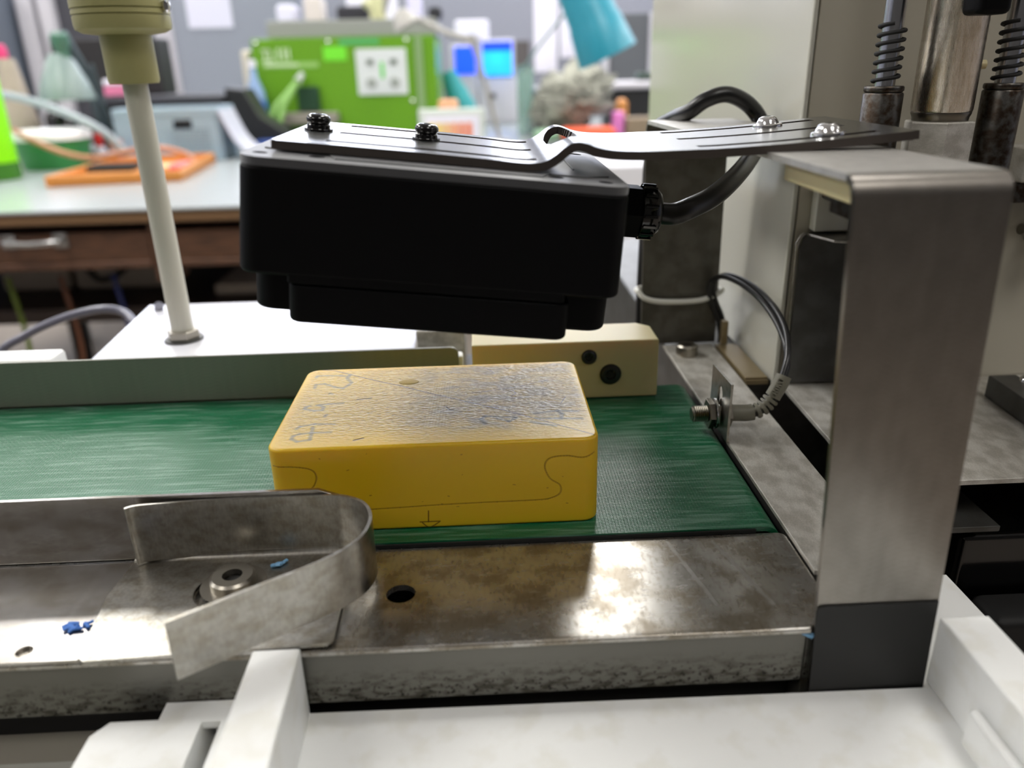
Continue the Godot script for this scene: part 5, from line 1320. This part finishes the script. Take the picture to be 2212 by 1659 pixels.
	clo.heightmap_enabled = true; clo.heightmap_texture = noise(71, 0.012, 3, G(0.0), G(1.0), 256); clo.heightmap_scale = 3.0
	tri(clo, Vector3(4, 9, 4))
	solo("cloth_bundle", bd, clo, "crumpled bundle of white cloth on the far bench", "cloth")
	bbox("orange_bag", "red orange folded pouch under the white cloth", "pouch", 0.33, 0.545, TOP + 0.0005, -0.07, -3.325, -3.2, mat(Color(0.86, 0.35, 0.2), 0.6), 0.015)
	bbox("green_pouch", "pale green pouch at the foot of the white cloth", "pouch", 0.22, 0.325, TOP + 0.0005, -0.075, -3.325, -3.22, mat(Color(0.55, 0.68, 0.56), 0.6), 0.015)
	bbox("pink_packet", "upright pink packet beside the orange pouch", "packet", 0.55, 0.596, TOP + 0.0005, -0.02, -3.4, -3.34, mat(Color(0.85, 0.5, 0.78), 0.5), 0.006)
	bbox("orange_jar", "small orange jar behind the pink packet", "jar", 0.6, 0.65, TOP + 0.0005, 0.02, -3.62, -3.56, mat(Color(0.85, 0.58, 0.32), 0.5), 0.015)
	bbox("cardboard_box", "brown cardboard box next to the pink packet", "box", 0.6, 0.76, TOP + 0.0005, -0.043, -3.42, -3.3, mat(Color(0.52, 0.46, 0.38), 0.8), 0.004)
	var bv := thing("printer", "black desktop device with a pale top", "device", Vector3(0.72, TOP, -3.8))
	part("body", gbox(Vector3(0.6, TOP + 0.0005, -4.0), Vector3(0.9, 0.05, -3.8), 0.01), black, bv)
	part("pale_top", gbox(Vector3(0.59, 0.0505, -4.02), Vector3(0.91, 0.085, -3.78), 0.012), pale, bv)
	part("dark_cap", gbox(Vector3(0.74, 0.086, -3.95), Vector3(0.84, 0.12, -3.85), 0.012), mat(Color(0.16, 0.24, 0.2), 0.5), bv)
	var gc := thing("grey_cabinet", "dark grey cabinet with a pale pillar behind the far bench", "cabinet", Vector3(0.95, -0.87, -4.98))
	part("body", gbox(Vector3(0.76, -0.87, -5.16), Vector3(1.7, 0.42, -4.8), 0.006), mat(Color(0.36, 0.37, 0.39), 0.5), gc)
	part("pale_pillar", gbox(Vector3(0.98, -0.87, -4.799), Vector3(1.06, 0.42, -4.77), 0.004), pale, gc)
	part("pale_pillar", gbox(Vector3(0.72, -0.87, -4.9), Vector3(0.755, 0.42, -4.78), 0.004), pale, gc)
	# posted papers on the wall
	for e in [[0.36, 0.5, 0.12, 0.56, "tall white poster on the wall behind the teal lamp"], [0.52, 0.66, 0.2, 0.6, "white poster beside the tall one on the back wall"], [0.44, 0.74, 0.07, 0.115, "low white paper strip on the back wall"], [-0.75, -0.45, 0.42, 0.6, "white paper above the green machine on the back wall"]]:
		solo("poster", gbox(Vector3(e[0], e[2], -5.199), Vector3(e[1], e[3], -5.194)), wht, e[4], "poster")
	var pr := thing("wall_panel", "dark brown picture panel low on the back wall", "panel", Vector3(0.2, 0.1, -5.19))
	part("panel", gbox(Vector3(0.17, 0.16, -5.199), Vector3(0.33, 0.3, -5.18), 0.003), mat(Color(0.35, 0.33, 0.33), 0.5), pr)
	var gl := thing("glass_tube", "tall clear greenish glass jar beside the screens", "jar", Vector3(0.21, TOP, -3.6))
	part("jar", glathe([Vector2(0.034, 0.27), Vector2(0.036, 0.265), Vector2(0.036, 0.004), Vector2(0.034, 0.0005), Vector2(0, 0.0005), Vector2(0, 0.006), Vector2(0.033, 0.008), Vector2(0.033, 0.27)], at(Vector3(0.21, TOP, -3.6)), 28), glassy(Color(0.6, 0.75, 0.7), 0.35), gl)
	part("cap", glathe([Vector2(0, 0.285), Vector2(0.036, 0.285), Vector2(0.037, 0.271), Vector2(0, 0.271)], at(Vector3(0.21, TOP, -3.6)), 28), mat(Color(0.4, 0.5, 0.48), 0.4), gl)
	var dd := bbox("tool_box", "dark grey tool box by the glass jar", "tool box", 0.255, 0.32, TOP + 0.0005, 0.06, -3.8, -3.6, dk, 0.006)
	part("lid", gbox(Vector3(0.253, 0.0605, -3.802), Vector3(0.322, 0.075, -3.598), 0.004), pale, dd)

func green_machine() -> void:
	var gm := mat(Color(0.37, 0.58, 0.05), 0.45)
	var t := thing("green_machine", "bright green machine cabinet with a white control panel", "machine", Vector3(-0.56, TOP, -3.9))
	var z := -3.66
	part("cabinet", gbox(Vector3(-0.945, TOP + 0.0005, -4.3), Vector3(-0.17, 0.29, -3.665), 0.006), gm, t)
	part("front_cover", gbox(Vector3(-0.945, TOP + 0.005, -3.6649), Vector3(-0.262, 0.288, z), 0.003), gm, t)
	part("grey_post", gbox(Vector3(-0.258, TOP + 0.005, -3.6649), Vector3(-0.224, 0.288, -3.655), 0.003), mat(Color(0.5, 0.62, 0.42), 0.4), t)
	part("top_frame", gbox(Vector3(-0.88, 0.2905, -4.2), Vector3(-0.16, 0.36, -3.7), 0.006), mat(Color(0.56, 0.57, 0.55), 0.5), t)
	var pl := part("control_panel", gbox(Vector3(-0.51, 0.058, z + 0.0001), Vector3(-0.295, 0.243, z + 0.006), 0.003), mat(Color(0.82, 0.84, 0.84), 0.4), t)
	for e in [[-0.45, 0.19], [-0.35, 0.19]]: part("dark_button", gbox(Vector3(e[0] - 0.014, e[1] - 0.011, z + 0.0061), Vector3(e[0] + 0.014, e[1] + 0.011, z + 0.01), 0.002), mat(Color(0.36, 0.4, 0.36), 0.5), pl)
	for e in [[-0.45, 0.108], [-0.35, 0.108]]: part("grey_knob", glathe([Vector2(0, 0.006), Vector2(0.018, 0.005), Vector2(0.022, 0.0)], axis_z(Vector3(e[0], e[1], z + 0.0061)), 20), mat(Color(0.6, 0.62, 0.6), 0.5), pl)
	part("green_mark", gbox(Vector3(-0.408, 0.125, z + 0.0061), Vector3(-0.392, 0.19, z + 0.008), 0.001), mat(Color(0.4, 0.8, 0.35), 0.5), pl)
	# faint pale lettering plate
	var lp := part("lettering_plate", gbox(Vector3(-0.905, 0.175, z + 0.0001), Vector3(-0.67, 0.197, z + 0.0015), 0.0005), mat(Color(0.56, 0.73, 0.4), 0.5), t)
	var wh := mat(Color(0.8, 0.88, 0.72), 0.5)
	var bars := Geo.new()
	for e in [[-0.905, 0.2, 0.05, 0.008], [-0.895, 0.21, 0.008, 0.04], [-0.872, 0.21, 0.008, 0.04], [-0.905, 0.242, 0.04, 0.008], [-0.84, 0.205, 0.01, 0.048], [-0.815, 0.205, 0.01, 0.048], [-0.795, 0.205, 0.008, 0.048], [-0.895, 0.182, 0.14, 0.01]]: bars.box(Vector3(e[0], e[1], z + 0.0016), Vector3(e[0] + e[2], e[1] + e[3], z + 0.003), 0.0)
	part("lettering", bars, wh, lp)
	part("bright_sticker", gbox(Vector3(-0.645, 0.2, z + 0.0001), Vector3(-0.548, 0.255, z + 0.0015)), mat(Color(0.45, 0.86, 0.2), 0.4), t)
	part("teal_strip", gbox(Vector3(-0.575, 0.26, z + 0.0001), Vector3(-0.405, 0.284, z + 0.002)), mat(Color(0.32, 0.65, 0.38), 0.4), t)
	part("dark_port", gbox(Vector3(-0.77, 0.0, z + 0.0001), Vector3(-0.678, 0.1, z + 0.03), 0.003), mat(Color(0.13, 0.26, 0.17), 0.4), t)
	part("out_tray", gbox(Vector3(-0.84, -0.05, z + 0.0001), Vector3(-0.6, -0.005, z + 0.1), 0.006), mat(Color(0.55, 0.53, 0.49), 0.5), t)
	for e in [[-0.925, 0.274], [-0.62, 0.274], [-0.29, 0.274], [-0.925, -0.02], [-0.28, 0.03]]: part("screw", glathe([Vector2(0, 0.006), Vector2(0.005, 0.005), Vector2(0.009, 0.0)], axis_z(Vector3(e[0], e[1], z)), 16), M.chrome, t)
	# clutter on the machine's roof
	var cl := [[-0.86, -0.78, 0.07, Color(0.85, 0.85, 0.92), "white tray on the roof of the green machine"], [-0.74, -0.66, 0.1, Color(0.83, 0.8, 0.78), "cream cup on the roof of the green machine"], [-0.6, -0.46, 0.06, Color(0.16, 0.16, 0.19), "flat black box on the roof of the green machine"], [-0.29, -0.23, 0.12, Color(0.86, 0.85, 0.97), "tall white carton on the roof of the green machine"], [-0.2, -0.14, 0.05, Color(0.14, 0.14, 0.16), "small black box at the edge of the green machine roof"]]
	for e in cl: bbox("roof_box", e[4], "box", e[0], e[1], 0.3605, 0.3605 + e[2], -3.95, -3.82, mat(e[3], 0.5), 0.012)
	var jug := thing("measuring_jug", "pale yellow plastic jug with a spout on the green machine", "jug", Vector3(-0.42, 0.36, -3.65))
	part("body", glathe([Vector2(0.04, 0.085), Vector2(0.042, 0.08), Vector2(0.034, 0.0), Vector2(0, 0.0)], at(Vector3(-0.41, 0.3605, -3.75)), 24), mat(Color(0.8, 0.8, 0.62), 0.4), jug)
	part("spout", gtube([Vector3(-0.42, 0.39, -3.74), Vector3(-0.47, 0.43, -3.72)], [0.02, 0.012], 10), mat(Color(0.82, 0.82, 0.66), 0.4), jug)
	part("handle", gtube([Vector3(-0.39, 0.38, -3.74), Vector3(-0.37, 0.43, -3.73), Vector3(-0.355, 0.48, -3.72)], 0.014, 10), mat(Color(0.6, 0.6, 0.58), 0.4), jug)
	var pp := thing("pliers", "pale green handled hand tool leaning on the green machine", "tool", Vector3(-0.8, TOP, -3.4))
	part("handle", gtube([Vector3(-0.9, TOP + 0.012, -3.48), Vector3(-0.84, 0.03, -3.54), Vector3(-0.755, 0.12, -3.6)], 0.012, 10), mat(Color(0.5, 0.68, 0.35), 0.5), pp)
	part("handle", gtube([Vector3(-0.85, TOP + 0.012, -3.48), Vector3(-0.81, 0.03, -3.54), Vector3(-0.755, 0.12, -3.6)], 0.012, 10), mat(Color(0.5, 0.68, 0.35), 0.5), pp)
	part("jaw", gtube([Vector3(-0.755, 0.12, -3.6), Vector3(-0.74, 0.15, -3.64)], [0.018, 0.012], 10), mat(Color(0.7, 0.72, 0.7), 0.4), pp)
